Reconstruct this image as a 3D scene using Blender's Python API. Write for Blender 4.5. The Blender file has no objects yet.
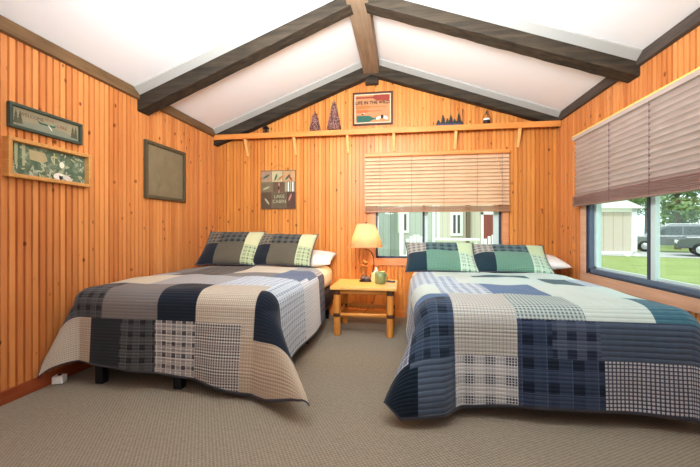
import bpy, bmesh, math, random
from mathutils import Vector, Matrix, noise
random.seed(7)
C = bpy.context.scene.collection
SC = bpy.context.scene
PI = math.pi

# ------------------------------------------------------------------ camera
H = 1.07
XL, XR, YB, YR = -2.427, 1.773, 4.412, -1.9
XM = -0.36
cam = bpy.data.cameras.new('camera'); co = bpy.data.objects.new('camera', cam); C.objects.link(co)
cam.sensor_width = 36; cam.lens = 354.45/700*36; cam.shift_y = -(233.5-230.2)/700
cam.clip_start = 0.03; cam.clip_end = 300
co.location = (0, 0, H); co.rotation_euler = (PI/2, 0, 0.1464)
SC.camera = co
SC.view_settings.view_transform = 'Standard'; SC.view_settings.look = 'None'
SC.view_settings.exposure = 0.0; SC.view_settings.gamma = 1; SC.view_settings.use_curve_mapping = False

# ------------------------------------------------------------------ world, sun, large lights
world = bpy.data.worlds.new('world'); SC.world = world; world.use_nodes = True
bg = world.node_tree.nodes['Background']; bg.inputs[0].default_value = (0.78, 0.92, 1.0, 1); bg.inputs[1].default_value = 2.0

def lamp(name, kind, loc, energy, color=(1, 1, 1), rot=None, look=None, **kw):
    d = bpy.data.lights.new(name, kind); d.energy = energy; d.color = color
    for k, v in kw.items(): setattr(d, k, v)
    o = bpy.data.objects.new(name, d); C.objects.link(o); o.location = loc
    if look is not None:
        o.rotation_euler = (Vector(look)-Vector(loc)).to_track_quat('-Z', 'Y').to_euler()
    if rot: o.rotation_euler = rot
    return o
sun = lamp('sun', 'SUN', (0, 0, 10), 1.8, (1, .95, .86), angle=.02, look=(0.25*10, 0.55*10, -0.1))
sun.rotation_euler = Vector((0.25, 0.62, -0.75)).to_track_quat('-Z', 'Y').to_euler()
# fill lamps added to brighten the room and ceiling; none is a modelled source
lamp('rear_fill', 'AREA', (-0.3, -1.7, 1.35), 20, (.90, .96, 1), look=(-0.3, 3, 1.25), shape='RECTANGLE', size=3.4, size_y=1.7)  # added fill panel behind the camera; the rear wall has no window
lamp('ceiling_fill', 'AREA', (-0.3, 0.1, 1.75), 42, (.88, .95, 1), look=(-0.35, 1.6, 3.2), shape='DISK', size=.8)  # added fill turned upwards to lift the ceiling
lamp('far_bay_fill', 'AREA', (-0.33, 1.45, 2.2), 112, (.90, .96, 1), look=(-0.335, 3.0, 3.1), shape='DISK', size=.5)  # unseen fill added above the view to whiten the far ceiling bay
lamp('aimed_fill', 'SPOT', (-0.2, -0.3, 2.2), 110, (.88, .95, 1), look=(-0.33, 3.7, 3.0), spot_size=math.radians(72), spot_blend=1.0, shadow_soft_size=.35)  # added fill spot for the far ceiling and gable
# sky portals in the two windows
for nm, loc, look, sx_, sy_ in (('right_window_portal', (1.90, 2.45, .99), (0, 2.45, .99), 2.5, .66), ('back_window_portal', (0.42, 4.56, 1.01), (0.42, 3, 1.01), 1.45, .58)):
    o_ = lamp(nm, 'AREA', loc, 1, look=look, shape='RECTANGLE', size=sx_, size_y=sy_); o_.data.cycles.is_portal = True

# ------------------------------------------------------------------ material helpers
def lin(c):
    return tuple(((x/255)/12.92 if x/255 <= .04045 else ((x/255+.055)/1.055)**2.4) for x in c)
class NT:
    def __init__(s, name):
        s.m = bpy.data.materials.new(name); s.m.use_nodes = True
        s.t = s.m.node_tree; s.N = s.t.nodes; s.L = s.t.links
        s.b = s.N['Principled BSDF']; s.out = s.N['Material Output']
    def n(s, ty, **kw):
        x = s.N.new(ty)
        for k, v in kw.items(): setattr(x, k, v)
        return x
    def put(s, sock, v):
        if hasattr(v, 'links') and hasattr(v, 'node'): s.L.new(v, sock)
        elif isinstance(v, (tuple, list)) and len(v) == 3 and sock.type == 'RGBA': sock.default_value = (*v, 1)
        else: sock.default_value = v
    def math(s, op, a, b=None, c=None, clamp=False):
        x = s.n('ShaderNodeMath', operation=op, use_clamp=clamp)
        s.put(x.inputs[0], a)
        if b is not None: s.put(x.inputs[1], b)
        if c is not None: s.put(x.inputs[2], c)
        return x.outputs[0]
    def mix(s, f, a, b, mode='MIX'):
        x = s.n('ShaderNodeMix', data_type='RGBA', blend_type=mode)
        s.put(x.inputs[0], f); s.put(x.inputs[6], a); s.put(x.inputs[7], b)
        return x.outputs[2]
    def sep(s, v):
        x = s.n('ShaderNodeSeparateXYZ'); s.L.new(v, x.inputs[0]); return x.outputs
    def comb(s, a, b, c):
        x = s.n('ShaderNodeCombineXYZ'); s.put(x.inputs[0], a); s.put(x.inputs[1], b); s.put(x.inputs[2], c); return x.outputs[0]
    def noise(s, vec, scale=5, detail=3, rough=.5):
        x = s.n('ShaderNodeTexNoise'); s.put(x.inputs['Vector'], vec); x.inputs['Scale'].default_value = scale
        x.inputs['Detail'].default_value = detail; x.inputs['Roughness'].default_value = rough; return x.outputs['Fac']
    def ramp(s, f, stops):
        x = s.n('ShaderNodeValToRGB'); s.put(x.inputs[0], f); e = x.color_ramp.elements
        while len(e) < len(stops): e.new(.5)
        for i, (p, c) in enumerate(stops): e[i].position = p; e[i].color = (*c, 1)
        return x.outputs[0]
    def bump(s, h, strength=.3, dist=.01):
        x = s.n('ShaderNodeBump'); x.inputs['Strength'].default_value = strength; x.inputs['Distance'].default_value = dist
        s.L.new(h, x.inputs['Height']); s.L.new(x.outputs[0], s.b.inputs['Normal'])
    def done(s, col=None, rough=.6, spec=.3, metal=0):
        if col is not None: s.put(s.b.inputs['Base Color'], col)
        s.put(s.b.inputs['Roughness'], rough)
        s.b.inputs['Specular IOR Level'].default_value = spec; s.b.inputs['Metallic'].default_value = metal
        return s.m
    def obj(s): return s.n('ShaderNodeTexCoord').outputs['Object']
    def uv(s): return s.n('ShaderNodeTexCoord').outputs['UV']

def plain(name, rgb, rough=.6, spec=.3, metal=0, var=.12, scale=30):
    s = NT(name); c = lin(rgb); n = s.noise(s.obj(), scale, 3)
    col = s.mix(n, tuple(x*(1-var) for x in c), tuple(min(1, x*(1+var)) for x in c))
    return s.done(col, rough, spec, metal)

BP = .048   # bead spacing
def beadwood(name, axis, light, dark, knot=(120, 60, 20)):
    s = NT(name); o = s.obj(); x, y, z = s.sep(o); t = (x, y)[axis]
    idx = s.math('FLOOR', s.math('DIVIDE', t, BP))
    wn = s.n('ShaderNodeTexWhiteNoise', noise_dimensions='2D'); s.put(wn.inputs['Vector'], s.comb(idx, 3.0, 0))
    grain = s.noise(s.comb(s.math('MULTIPLY', t, 60), idx, s.math('MULTIPLY', z, 2.2)), 1.0, 4, .6)
    big = s.noise(s.comb(t, 3.1, z), 1.6, 2)
    f = s.math('ADD', s.math('MULTIPLY', grain, .55), s.math('MULTIPLY', wn.outputs[0], .42))
    f = s.math('ADD', f, s.math('MULTIPLY', s.math('SUBTRACT', big, .5), .35), clamp=True)
    col = s.mix(f, lin(dark), lin(light))
    v = s.n('ShaderNodeTexVoronoi', feature='F1'); s.put(v.inputs['Vector'], s.comb(s.math('MULTIPLY', t, 11), 0, s.math('MULTIPLY', z, 7))); v.inputs['Scale'].default_value = 1
    v.inputs['Randomness'].default_value = 1
    k = s.math('SUBTRACT', 1, s.math('SMOOTH_MIN', s.math('DIVIDE', v.outputs['Distance'], .15), 1, .2), clamp=True)
    k = s.math('MULTIPLY', k, 1.9, clamp=True)
    col = s.mix(k, col, lin(knot))
    return s.done(col, .38, .35)
def timber(name, light, dark, scale=1.0, axis=0, rough=.7, spec=.2, b=.4):
    s = NT(name); o = s.obj(); x, y, z = s.sep(o)
    k = [26*scale]*3; k[axis] = 2.0*scale
    v = s.comb(s.math('MULTIPLY', x, k[0]), s.math('MULTIPLY', y, k[1]), s.math('MULTIPLY', z, k[2]))
    n = s.noise(v, 1, 5, .65); n2 = s.noise(o, 3*scale, 2)
    f = s.math('ADD', s.math('MULTIPLY', s.math('SUBTRACT', n, .3), 1.7), s.math('MULTIPLY', s.math('SUBTRACT', n2, .5), .6), clamp=True)
    col = s.mix(f, lin(dark), lin(light)); s.bump(n, b, .006)
    return s.done(col, rough, spec)

M = {}
M['pine_back'] = beadwood('pine_beadboard_back', 0, (242, 168, 86), (182, 98, 38))
M['pine_side'] = beadwood('pine_beadboard_side', 1, (242, 166, 96), (178, 94, 44))
M['pine'] = timber('orange_pine_trim', (238, 160, 84), (212, 128, 58), 1, 0, .4, .35, .1)
M['pine_y'] = timber('orange_pine_trim_side', (222, 150, 104), (188, 112, 66), 1, 1, .4, .35, .1)
M['pine_pale'] = timber('pale_pine', (246, 206, 146), (228, 176, 106), 1, 0, .4, .35, .08)
M['pine_frame'] = timber('pine_picture_frame', (226, 172, 104), (190, 128, 66), 2, 1, .45, .3, .1)
M['base_red'] = timber('reddish_baseboard_wood', (176, 88, 46), (140, 62, 32), 1, 1, .4, .35, .1)
M['beam'] = timber('dark_stained_beam_wood', (88, 74, 58), (36, 32, 27), 1, 0, .75, .2, .7)
M['ridge'] = timber('brown_ridge_beam_wood', (166, 142, 116), (124, 102, 80), 1, 1, .7, .2, .6)
M['crown_l'] = timber('brown_crown_wood', (142, 108, 74), (100, 74, 48), 1.5, 1, .6, .25, .3)
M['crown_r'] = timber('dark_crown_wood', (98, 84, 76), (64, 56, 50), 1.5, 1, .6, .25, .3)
M['log'] = timber('honey_log_wood', (232, 158, 76), (196, 118, 46), 1.4, 2, .4, .4, .15)
M['ns_top'] = timber('pale_tabletop_wood', (244, 196, 120), (226, 168, 88), 1, 0, .35, .4, .05)
def paint(name, rgb):
    s = NT(name); n = s.noise(s.obj(), 60, 3); c = lin(rgb)
    s.bump(n, .05, .002); return s.done(c, .75, .2)
M['ceil'] = paint('white_ceiling_paint', (250, 250, 250))
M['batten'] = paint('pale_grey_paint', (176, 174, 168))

def carpet():
    s = NT('beige_loop_carpet'); o = s.obj(); x, y, z = s.sep(o)
    a = s.math('SINE', s.math('MULTIPLY', s.math('ADD', x, s.math('MULTIPLY', y, .6)), 330))
    b = s.math('SINE', s.math('MULTIPLY', s.math('SUBTRACT', y, s.math('MULTIPLY', x, .6)), 330))
    w = s.math('MULTIPLY', s.math('ADD', a, b), .25)
    n = s.noise(o, 230, 2); n2 = s.noise(o, 45, 4, .7)
    h = s.math('ADD', w, n)
    f = s.math('ADD', s.math('MULTIPLY', n2, .55), s.math('MULTIPLY', h, .4), clamp=True)
    col = s.mix(f, lin((100, 90, 76)), lin((180, 168, 148)))
    s.bump(h, .6, .006); return s.done(col, .95, .05)
M['carpet'] = carpet()
M['black'] = plain('black_metal', (26, 27, 32), .5, .4, .3)
M['dkfabric'] = plain('charcoal_box_spring_fabric', (58, 54, 56), .9, .1)
M['sheet'] = plain('cream_cotton', (240, 230, 205), .85, .1, 0, .03)
M['white_cotton'] = plain('white_cotton', (244, 242, 236), .85, .1, 0, .03)
M['frame_slate'] = plain('slate_blue_window_frame', (92, 106, 126), .45, .4, 0, .05)
M['frame_dark'] = plain('dark_window_frame', (58, 62, 76), .45, .4, 0, .05)
M['vinyl'] = plain('pale_aqua_vinyl', (206, 226, 222), .45, .4, 0, .03)
def glass():
    s = NT('window_glass'); tr = s.n('ShaderNodeBsdfTransparent'); gl = s.n('ShaderNodeBsdfGlossy'); gl.inputs['Roughness'].default_value = .02
    tr.inputs[0].default_value = (.95, .99, .97, 1)
    mx = s.n('ShaderNodeMixShader'); mx.inputs[0].default_value = .035
    s.L.new(tr.outputs[0], mx.inputs[1]); s.L.new(gl.outputs[0], mx.inputs[2]); s.L.new(mx.outputs[0], s.out.inputs[0]); return s.m
M['glass'] = glass()

# ------------------------------------------------------------------ mesh helpers
class MB:
    def __init__(s): s.v = []; s.f = []; s.mi = []; s.uv = {}
    def add(s, vs, fs, mi=0):
        o = len(s.v); s.v += [tuple(v) for v in vs]
        for f in fs: s.f.append(tuple(o+i for i in f)); s.mi.append(mi)
        return s
    def box(s, x0, y0, z0, x1, y1, z1, mi=0, mat=None):
        vs = [Vector((x, y, z)) for z in (z0, z1) for y in (y0, y1) for x in (x0, x1)]
        if mat: vs = [mat @ v for v in vs]
        return s.add(vs, [(0, 2, 3, 1), (4, 5, 7, 6), (0, 1, 5, 4), (2, 6, 7, 3), (0, 4, 6, 2), (1, 3, 7, 5)], mi)
    def tube(s, pts, r, n=12, mi=0, caps=True):
        pts = [Vector(p) for p in pts]; rs = r if isinstance(r, (list, tuple)) else [r]*len(pts)
        o = len(s.v); up = None
        for i, p in enumerate(pts):
            d = (pts[min(i+1, len(pts)-1)]-pts[max(i-1, 0)]).normalized()
            if up is None: up = Vector((0, 0, 1)) if abs(d.z) < .9 else Vector((1, 0, 0))
            a = d.cross(up).normalized(); b = a.cross(d).normalized(); up = b
            for k in range(n):
                t = 2*PI*k/n; s.v.append(tuple(p+(a*math.cos(t)+b*math.sin(t))*rs[i]))
        for i in range(len(pts)-1):
            for k in range(n):
                s.f.append((o+i*n+k, o+i*n+(k+1) % n, o+(i+1)*n+(k+1) % n, o+(i+1)*n+k)); s.mi.append(mi)
        if caps:
            s.f.append(tuple(o+k for k in reversed(range(n)))); s.mi.append(mi)
            s.f.append(tuple(o+(len(pts)-1)*n+k for k in range(n))); s.mi.append(mi)
        return s
    def lathe(s, prof, n=24, c=(0, 0, 0), mi=0, close=False):
        o = len(s.v)
        for r, z in prof:
            for k in range(n):
                t = 2*PI*k/n; s.v.append((c[0]+r*math.cos(t), c[1]+r*math.sin(t), c[2]+z))
        m = len(prof)
        if not close:
            if prof[0][0] < .0015: s.f.append(tuple(o+k for k in reversed(range(n)))); s.mi.append(mi)
            if prof[-1][0] < .0015: s.f.append(tuple(o+(m-1)*n+k for k in range(n))); s.mi.append(mi)
        for i in range(m if close else m-1):
            j = (i+1) % m
            for k in range(n):
                s.f.append((o+i*n+k, o+i*n+(k+1) % n, o+j*n+(k+1) % n, o+j*n+k)); s.mi.append(mi)
        return s
    def prism(s, poly, fn, mi=0):
        """poly: 2D outline; fn(a, b, side) -> 3D for side 0/1"""
        n = len(poly); vs = [fn(a, b, 0) for a, b in poly]+[fn(a, b, 1) for a, b in poly]
        fs = [tuple(range(n)), tuple(range(2*n-1, n-1, -1))]+[(i, i+n, (i+1) % n+n, (i+1) % n) for i in range(n)]
        return s.add(vs, fs, mi)
    def build(s, name, mats, parent=None, bevel=0, smooth=False, loc=None):
        me = bpy.data.meshes.new(name); me.from_pydata(s.v, [], s.f); me.update()
        for m in (mats if isinstance(mats, (list, tuple)) else [mats]): me.materials.append(m)
        me.polygons.foreach_set('material_index', s.mi)
        if smooth: me.polygons.foreach_set('use_smooth', [True]*len(me.polygons))
        bm = bmesh.new(); bm.from_mesh(me); bmesh.ops.recalc_face_normals(bm, faces=bm.faces); bm.to_mesh(me); bm.free()
        o = bpy.data.objects.new(name, me); C.objects.link(o)
        if parent: o.parent = parent
        if loc: o.location = loc
        if bevel:
            b = o.modifiers.new('bevel', 'BEVEL'); b.width = bevel; b.segments = 2; b.limit_method = 'ANGLE'
        return o
def tag(o, label, cat, group=None):
    o['label'] = label; o['category'] = cat
    if group: o['group'] = group
    return o
def thing(name, label, cat, loc=(0, 0, 0), rz=0, group=None):
    o = bpy.data.objects.new(name, None); C.objects.link(o); o.location = loc; o.rotation_euler = (0, 0, rz); o.empty_display_size = .05
    return tag(o, label, cat, group)
def struct(o): o['kind'] = 'structure'; return o
def copy_tree(root, loc=None, rz=None, label=None):
    r = root.copy(); C.objects.link(r)
    if loc is not None: r.location = loc
    if rz is not None: r.rotation_euler = (0, 0, rz)
    if label: r['label'] = label
    for ch in list(root.children):
        c = ch.copy(); C.objects.link(c); c.parent = r
        for g in list(ch.children):
            d = g.copy(); C.objects.link(d); d.parent = c
    return r
def text_mesh(body, size, mat, name, parent, M4, depth=.001, sx=1.0, bold=0):
    cu = bpy.data.curves.new('t', 'FONT'); cu.body = body; cu.size = size; cu.extrude = depth; cu.offset = bold; cu.align_x = 'CENTER'; cu.align_y = 'CENTER'
    t = bpy.data.objects.new('t', cu); C.objects.link(t)
    dg = bpy.context.evaluated_depsgraph_get(); me = bpy.data.meshes.new_from_object(t.evaluated_get(dg))
    bpy.data.objects.remove(t); me.materials.clear(); me.materials.append(mat)
    me.transform(M4 @ Matrix.Diagonal((sx, 1, 1, 1)))
    o = bpy.data.objects.new(name, me); C.objects.link(o); o.parent = parent; return o

def ceil_z(x):
    return 2.36+.385*(x-XL) if x <= XM else 2.385+.36*(XR-x)

# ------------------------------------------------------------------ shell
def bead_sheet(mb, t0, t1, z0, z1, P, ztop=None):
    """grooved sheet between t0..t1; P(t, depth, z); grooves go into the wall; ztop(t) overrides z1"""
    ts = []
    k = math.floor(t0/BP)
    while k*BP <= t1+BP:
        g = k*BP
        for dt, d in ((-.0075, 0), (-.0055, .015), (.0055, .015), (.0075, 0)):
            ts.append((g+dt, d))
        k += 1
    ts = [(t, d) for t, d in ts if t0 < t < t1]
    if t0 < XM < t1 and ztop: ts.append((XM, 0))
    ts = [(t0, 0)]+sorted(ts)+[(t1, 0)]
    for (a, da), (b, db) in zip(ts, ts[1:]):
        za = ztop(a) if ztop else z1; zb = ztop(b) if ztop else z1
        mb.add([P(a, da, z0), P(b, db, z0), P(b, db, zb), P(a, da, za)], [(0, 1, 2, 3)])

BW = (-.33, 1.175, .715, 1.95)      # back window opening x0 x1 z0 z1
RW = (1.15, 3.745, .655, 1.95)      # right window opening y0 y1 z0 z1
# back wall
w = MB(); P = lambda t, d, z: (t, YB+d, z); top = lambda t: ceil_z(t)+.01
bead_sheet(w, XL, BW[0], 0, 0, P, top); bead_sheet(w, BW[1], XR, 0, 0, P, top)
bead_sheet(w, BW[0], BW[1], BW[3], 0, P, top); bead_sheet(w, BW[0], BW[1], 0, BW[2], P)
for a, b, z0, z1 in ((XL-.12, BW[0], -.05, 2.3), (BW[1], XR+.12, -.05, 2.3), (BW[0], BW[1], -.05, BW[2]), (BW[0], BW[1], BW[3], 2.3)):
    w.box(a, YB+.032, z0, b, YB+.13, z1)
w.prism([(XL-.12, 2.29), (XR+.12, 2.29), (XR+.12, 2.35), (XM, 3.16), (XL-.12, 2.33)], lambda a, b, s_: (a, YB+.032+.098*s_, b))
struct(w.build('wall_back', M['pine_back']))
w = MB(); P = lambda t, d, z: (XL-d, t, z)
bead_sheet(w, YR, YB, 0, 2.37, P); w.box(XL-.13, YR, -.05, XL-.032, YB+.13, 2.36)
struct(w.build('wall_left', M['pine_side']))
w = MB(); P = lambda t, d, z: (XR+d, t, z)
bead_sheet(w, YR, RW[0], 0, 2.39, P); bead_sheet(w, RW[1], YB, 0, 2.39, P); bead_sheet(w, RW[0], RW[1], 0, RW[2], P); bead_sheet(w, RW[0], RW[1], RW[3], 2.39, P)
for a, b, z0, z1 in ((YR, RW[0], -.05, 2.38), (RW[1], YB+.13, -.05, 2.38), (RW[0], RW[1], -.05, RW[2]), (RW[0], RW[1], RW[3], 2.38)):
    w.box(XR+.032, a, z0, XR+.13, b, z1)
struct(w.build('wall_right', M['pine_side']))
w = MB(); w.prism([(XL-.12, -.05), (XR+.12, -.05), (XR+.12, 2.36), (XM, 3.17), (XL-.12, 2.34)], lambda a, b, s_: (a, YR-.12*s_, b))
struct(w.build('wall_rear', M['pine_back']))
w = MB(); w.box(XL-.12, YR-.1, -.12, XR+.12, YB+.12, 0)
struct(w.build('floor', M['carpet']))
w = MB()
zl, zm, zr = ceil_z(XL-.13+1e-6), ceil_z(XM), 2.385-.36*.13
w.prism([(XL-.13, zl), (XM, zm), (XR+.13, zr), (XR+.13, zr+.12), (XM, zm+.12), (XL-.13, zl+.12)], lambda a, b, s_: (a, YR-.12+(YB-YR+.25)*s_, b))
struct(w.build('ceiling', M['ceil']))

# crowns, baseboards
def bar_y(name, x0, x1, y0, y1, z0, z1, m): return struct(MB().box(x0, y0, z0, x1, y1, z1).build(name, m, bevel=.004))
c = MB().prism([(XL, 2.278), (XL+.028, 2.285), (XL+.032, 2.368), (XL, 2.36)], lambda a, b, s_: (a, YR+(4.30-YR)*s_, b)); struct(c.build('trim_1', M['crown_l']))
c = MB().prism([(XR, 2.303), (XR-.028, 2.31), (XR-.032, 2.39), (XR, 2.385)], lambda a, b, s_: (a, YR+(4.30-YR)*s_, b)); struct(c.build('trim_2', M['crown_r']))
bar_y('baseboard_left', XL, XL+.018, YR, YB, 0, .085, M['base_red'])
bar_y('baseboard_right', XR-.018, XR, YR, YB, 0, .085, M['base_red'])
bar_y('baseboard_back', XL, XR, YB-.018, YB, 0, .085, M['pine'])

# rafters: (y0, y1, left bottom at wall, left bottom at ridge, right...)
def rafter(y0, y1, zl0, zl1, zr0, zr1, lab):
    t = thing('rafter_pair', lab, 'beam', (XM, (y0+y1)/2, 3.0), 0, 'dark rafters')
    cy = (y0+y1)/2
    for xa, za, xb, zb in ((XL, zl0, XM, zl1), (XR, zr0, XM, zr1)):
        n = 24; m = MB()
        rows = []
        for i in range(n+1):
            f = i/n; x = xa+(xb-xa)*f; z = za+(zb-za)*f; zt = ceil_z(x)+.012
            j = [random.uniform(-.003, .003) for _ in range(4)]
            rows.append([(x-XM, y0-cy+j[0]+.006, z-3+j[1]), (x-XM, y0-cy+j[0], z-3+.01+j[1]), (x-XM, y0-cy+j[2], zt-3), (x-XM, y1-cy, zt-3), (x-XM, y1-cy, z-3+.01+j[3]), (x-XM, y1-cy-.006, z-3+j[3])])
        o = 0
        vs = [p for r in rows for p in r]; fs = []
        for i in range(n):
            for k in range(6): fs.append((i*6+k, i*6+(k+1) % 6, (i+1)*6+(k+1) % 6, (i+1)*6+k))
        fs += [tuple(range(6)), tuple(n*6+k for k in range(6))]
        m.add(vs, fs); m.build('rafter', M['beam'], t)
rafter(2.96, 3.11, 2.176, 3.005, 2.235, 2.995, 'dark rough rafter pair spanning the room in front of the gable, nearer to the camera')
rafter(4.305, 4.41, 2.174, 2.965, 2.255, 2.962, 'dark rough rafter pair flush against the back gable wall')
r = MB()
r.box(-.466, YR, 2.978, -.28, YB-.001, 3.17)
tag(r.build('ridge_beam', M['ridge'], bevel=.006), 'brown timber ridge beam running along the ceiling peak towards the camera', 'beam')
tag(MB().box(-.452, YB-.075, 2.872, -.292, YB, 2.977).build('support_block', M['beam'], bevel=.004), 'small dark block under the far end of the ridge beam', 'block')
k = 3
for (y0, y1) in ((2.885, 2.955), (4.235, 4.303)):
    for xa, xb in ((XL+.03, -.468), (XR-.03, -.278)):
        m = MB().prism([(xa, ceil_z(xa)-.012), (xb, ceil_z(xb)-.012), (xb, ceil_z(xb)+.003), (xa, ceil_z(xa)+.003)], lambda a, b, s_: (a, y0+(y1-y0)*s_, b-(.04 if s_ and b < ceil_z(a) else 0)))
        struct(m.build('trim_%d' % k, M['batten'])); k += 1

# ------------------------------------------------------------------ windows
def struct_part(o): return o
# back window casing
cw = MB(); x0, x1, z0, z1 = BW
cw.box(x0-.062, YB-.018, z0-.08, x0, YB, z1+.06); cw.box(x1, YB-.018, z0-.08, x1+.062, YB, z1+.06); cw.box(x0, YB-.018, z0-.08, x1, YB, z0); cw.box(x0, YB-.018, z1, x1, YB, z1+.06)
cw.box(x0-.004, YB-.005, z0-.01, x0+.004, YB+.12, z1); cw.box(x1-.004, YB-.005, z0-.01, x1+.004, YB+.12, z1); cw.box(x0, YB-.005, z0-.01, x1, YB+.12, z0+.006)
M['casing'] = timber('reddish_window_casing_wood', (234, 170, 120), (208, 136, 90), 1, 0, .4, .35, .05)
cas = struct(cw.build('window_1', M['casing']))
fr = MB(); y0, y1 = YB+.05, YB+.1
fr.box(x0+.004, y0, z0+.006, x0+.022, y1, z1); fr.box(x1-.03, y0, z0+.006, x1-.004, y1, z1); fr.box(x0+.004, y0, z0+.006, x1-.004, y1, z0+.03); fr.box(x0, y0, z1-.03, x1, y1, z1)
fr.build('window_frame', M['frame_dark'], cas)
sf = MB(); xm = .26
sf.box(xm-.012, y0-.005, z0+.03, xm+.012, y1, z1-.03); sf.build('meeting_rail', M['frame_dark'], cas)
sf = MB(); sf.box(xm+.012, y0+.01, z0+.03, xm+.05, y1, z1-.03); sf.box(x0+.022, y0+.01, z0+.03, x0+.034, y1, z1-.03); sf.box(x1-.085, y0+.01, z0+.03, x1-.03, y1, z1-.03)
sf.build('sash', M['vinyl'], cas)
MB().box(x0+.02, y0+.02, z0+.02, x1-.02, y0+.024, z1-.02).build('pane', M['glass'], cas)
# right window
y0, y1, z0, z1 = RW
cw = MB()
cw.box(XR-.018, y1, z0-.085, XR, y1+.085, z1+.08); cw.box(XR-.018, y0-.085, z0-.085, XR, y0, z1+.08); cw.box(XR-.018, y0, z0-.085, XR, y1, z0); cw.box(XR-.018, y0, z1, XR, y1, z1+.08)
M['casing_y'] = timber('pinkish_window_casing_wood', (234, 190, 160), (212, 158, 124), 1, 1, .4, .35, .05)
cas = struct(cw.build('window_2', M['casing_y']))
fr = MB(); xa, xb = XR-.004, XR+.1
fr.box(xa, y1-.012, z0, xb, y1, z1); fr.box(xa, y0, z0, xb, y0+.012, z1); fr.box(xa, y0, z0, xb, y1, z0+.012); fr.box(xa, y0, z1-.012, xb, y1, z1)
fr.build('window_frame', M['frame_dark'], cas)
fr = MB(); xa, xb = XR+.01, XR+.085
fr.box(xa, y1-.05, z0+.012, xb, y1-.012, z1); fr.box(xa, y0+.012, z0+.012, xb, y0+.05, z1); fr.box(xa, y0+.012, z0+.012, xb, y1-.012, z0+.05)
fr.build('sash_track', M['frame_slate'], cas, bevel=.003)
ym = 2.93
fr = MB(); fr.box(XR+.02, ym-.035, z0+.05, XR+.07, ym-.012, z1-.012); fr.build('meeting_rail', M['frame_dark'], cas)
fr = MB(); fr.box(XR+.045, y1-.085, z0+.05, XR+.09, y1-.05, z1-.02); fr.box(XR+.045, ym-.012, z0+.05, XR+.09, ym+.0, z1-.02)
fr.box(XR+.03, ym-.14, z0+.05, XR+.05, ym-.035, z1-.02) if False else fr.box(XR+.03, ym-.085, z0+.05, XR+.06, ym-.035, z1-.02)
fr.box(XR+.045, y0+.05, z0+.05, XR+.07, y1-.05, z0+.07)
fr.build('sash', M['vinyl'], cas)
MB().box(XR+.06, y0+.03, z0+.04, XR+.064, y1-.03, z1-.02).build('pane', M['glass'], cas)

# ------------------------------------------------------------------ blinds
M['slat'] = timber('tan_wood_slats', (236, 198, 160), (208, 164, 126), 2, 0, .45, .35, .05)
M['slat_y'] = timber('rosy_grey_wood_slats', (212, 196, 188), (184, 164, 154), 2, 1, .4, .4, .05)
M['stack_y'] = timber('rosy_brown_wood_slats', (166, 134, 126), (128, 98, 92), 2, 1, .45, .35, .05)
M['rail'] = timber('tan_brown_rail_wood', (196, 148, 112), (160, 112, 78), 2, 0, .45, .35, .05)
M['cord'] = plain('mauve_cord', (128, 104, 104), .8, .1)
M['yellow'] = plain('gap_light_yellow', (250, 226, 120), .4, .4, 0, .03)  # bright line of light above the right blind, put into the colour
def slat_box(m, axis, a, b, hw, R):
    """crowned slat running along x (axis 0) or y (axis 1)"""
    n = 6; prof = []
    for i in range(n+1): q = -1+2*i/n; prof.append((q*hw, .006*(1-q*q)))
    poly = prof+[(p, z-.002) for p, z in reversed(prof)]
    if axis == 0: m.prism(poly, lambda p, z, s_: tuple(R @ Vector((a+(b-a)*s_, p, z))))
    else: m.prism(poly, lambda p, z, s_: tuple(R @ Vector((p, a+(b-a)*s_, z))))
def blind_back():
    t = thing('window_blind', 'tan wooden slat blind half raised over the window between the beds', 'blind', (.39, YB-.05, 2.0))
    W = .845
    MB().box(-W, -.03, -.03, W, .03, .015).build('head_rail', M['pine'], t, bevel=.004)
    n = 14; zs = [-.055-i*(.555/(n-1)) for i in range(n)]
    for z in zs:
        m = MB(); R = Matrix.Translation((0, 0, z)) @ Matrix.Rotation(math.radians(58), 4, 'X')
        slat_box(m, 0, -W, W, .028, R); m.build('slat', M['slat'], t)
    m = MB()
    for i in range(5): m.box(-W, -.025, -.695+i*.011, W, .025, -.688+i*.011)
    m.box(-W, -.027, -.71, W, .027, -.697)
    m.build('bottom_rail', M['rail'], t)
    for x in (-.66, -.28, .1, .48, .76):
        c_ = MB(); c_.tube([(x, -.028, -.02), (x, -.028, -.7)], .0018, 6); c_.build('ladder_cord', M['cord'], t)
    MB().tube([(.70, -.036, -.03), (.74, -.04, -.3), (.80, -.036, -.6)], .004, 8).build('tilt_wand', M['slat'], t)
blind_back()
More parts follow.
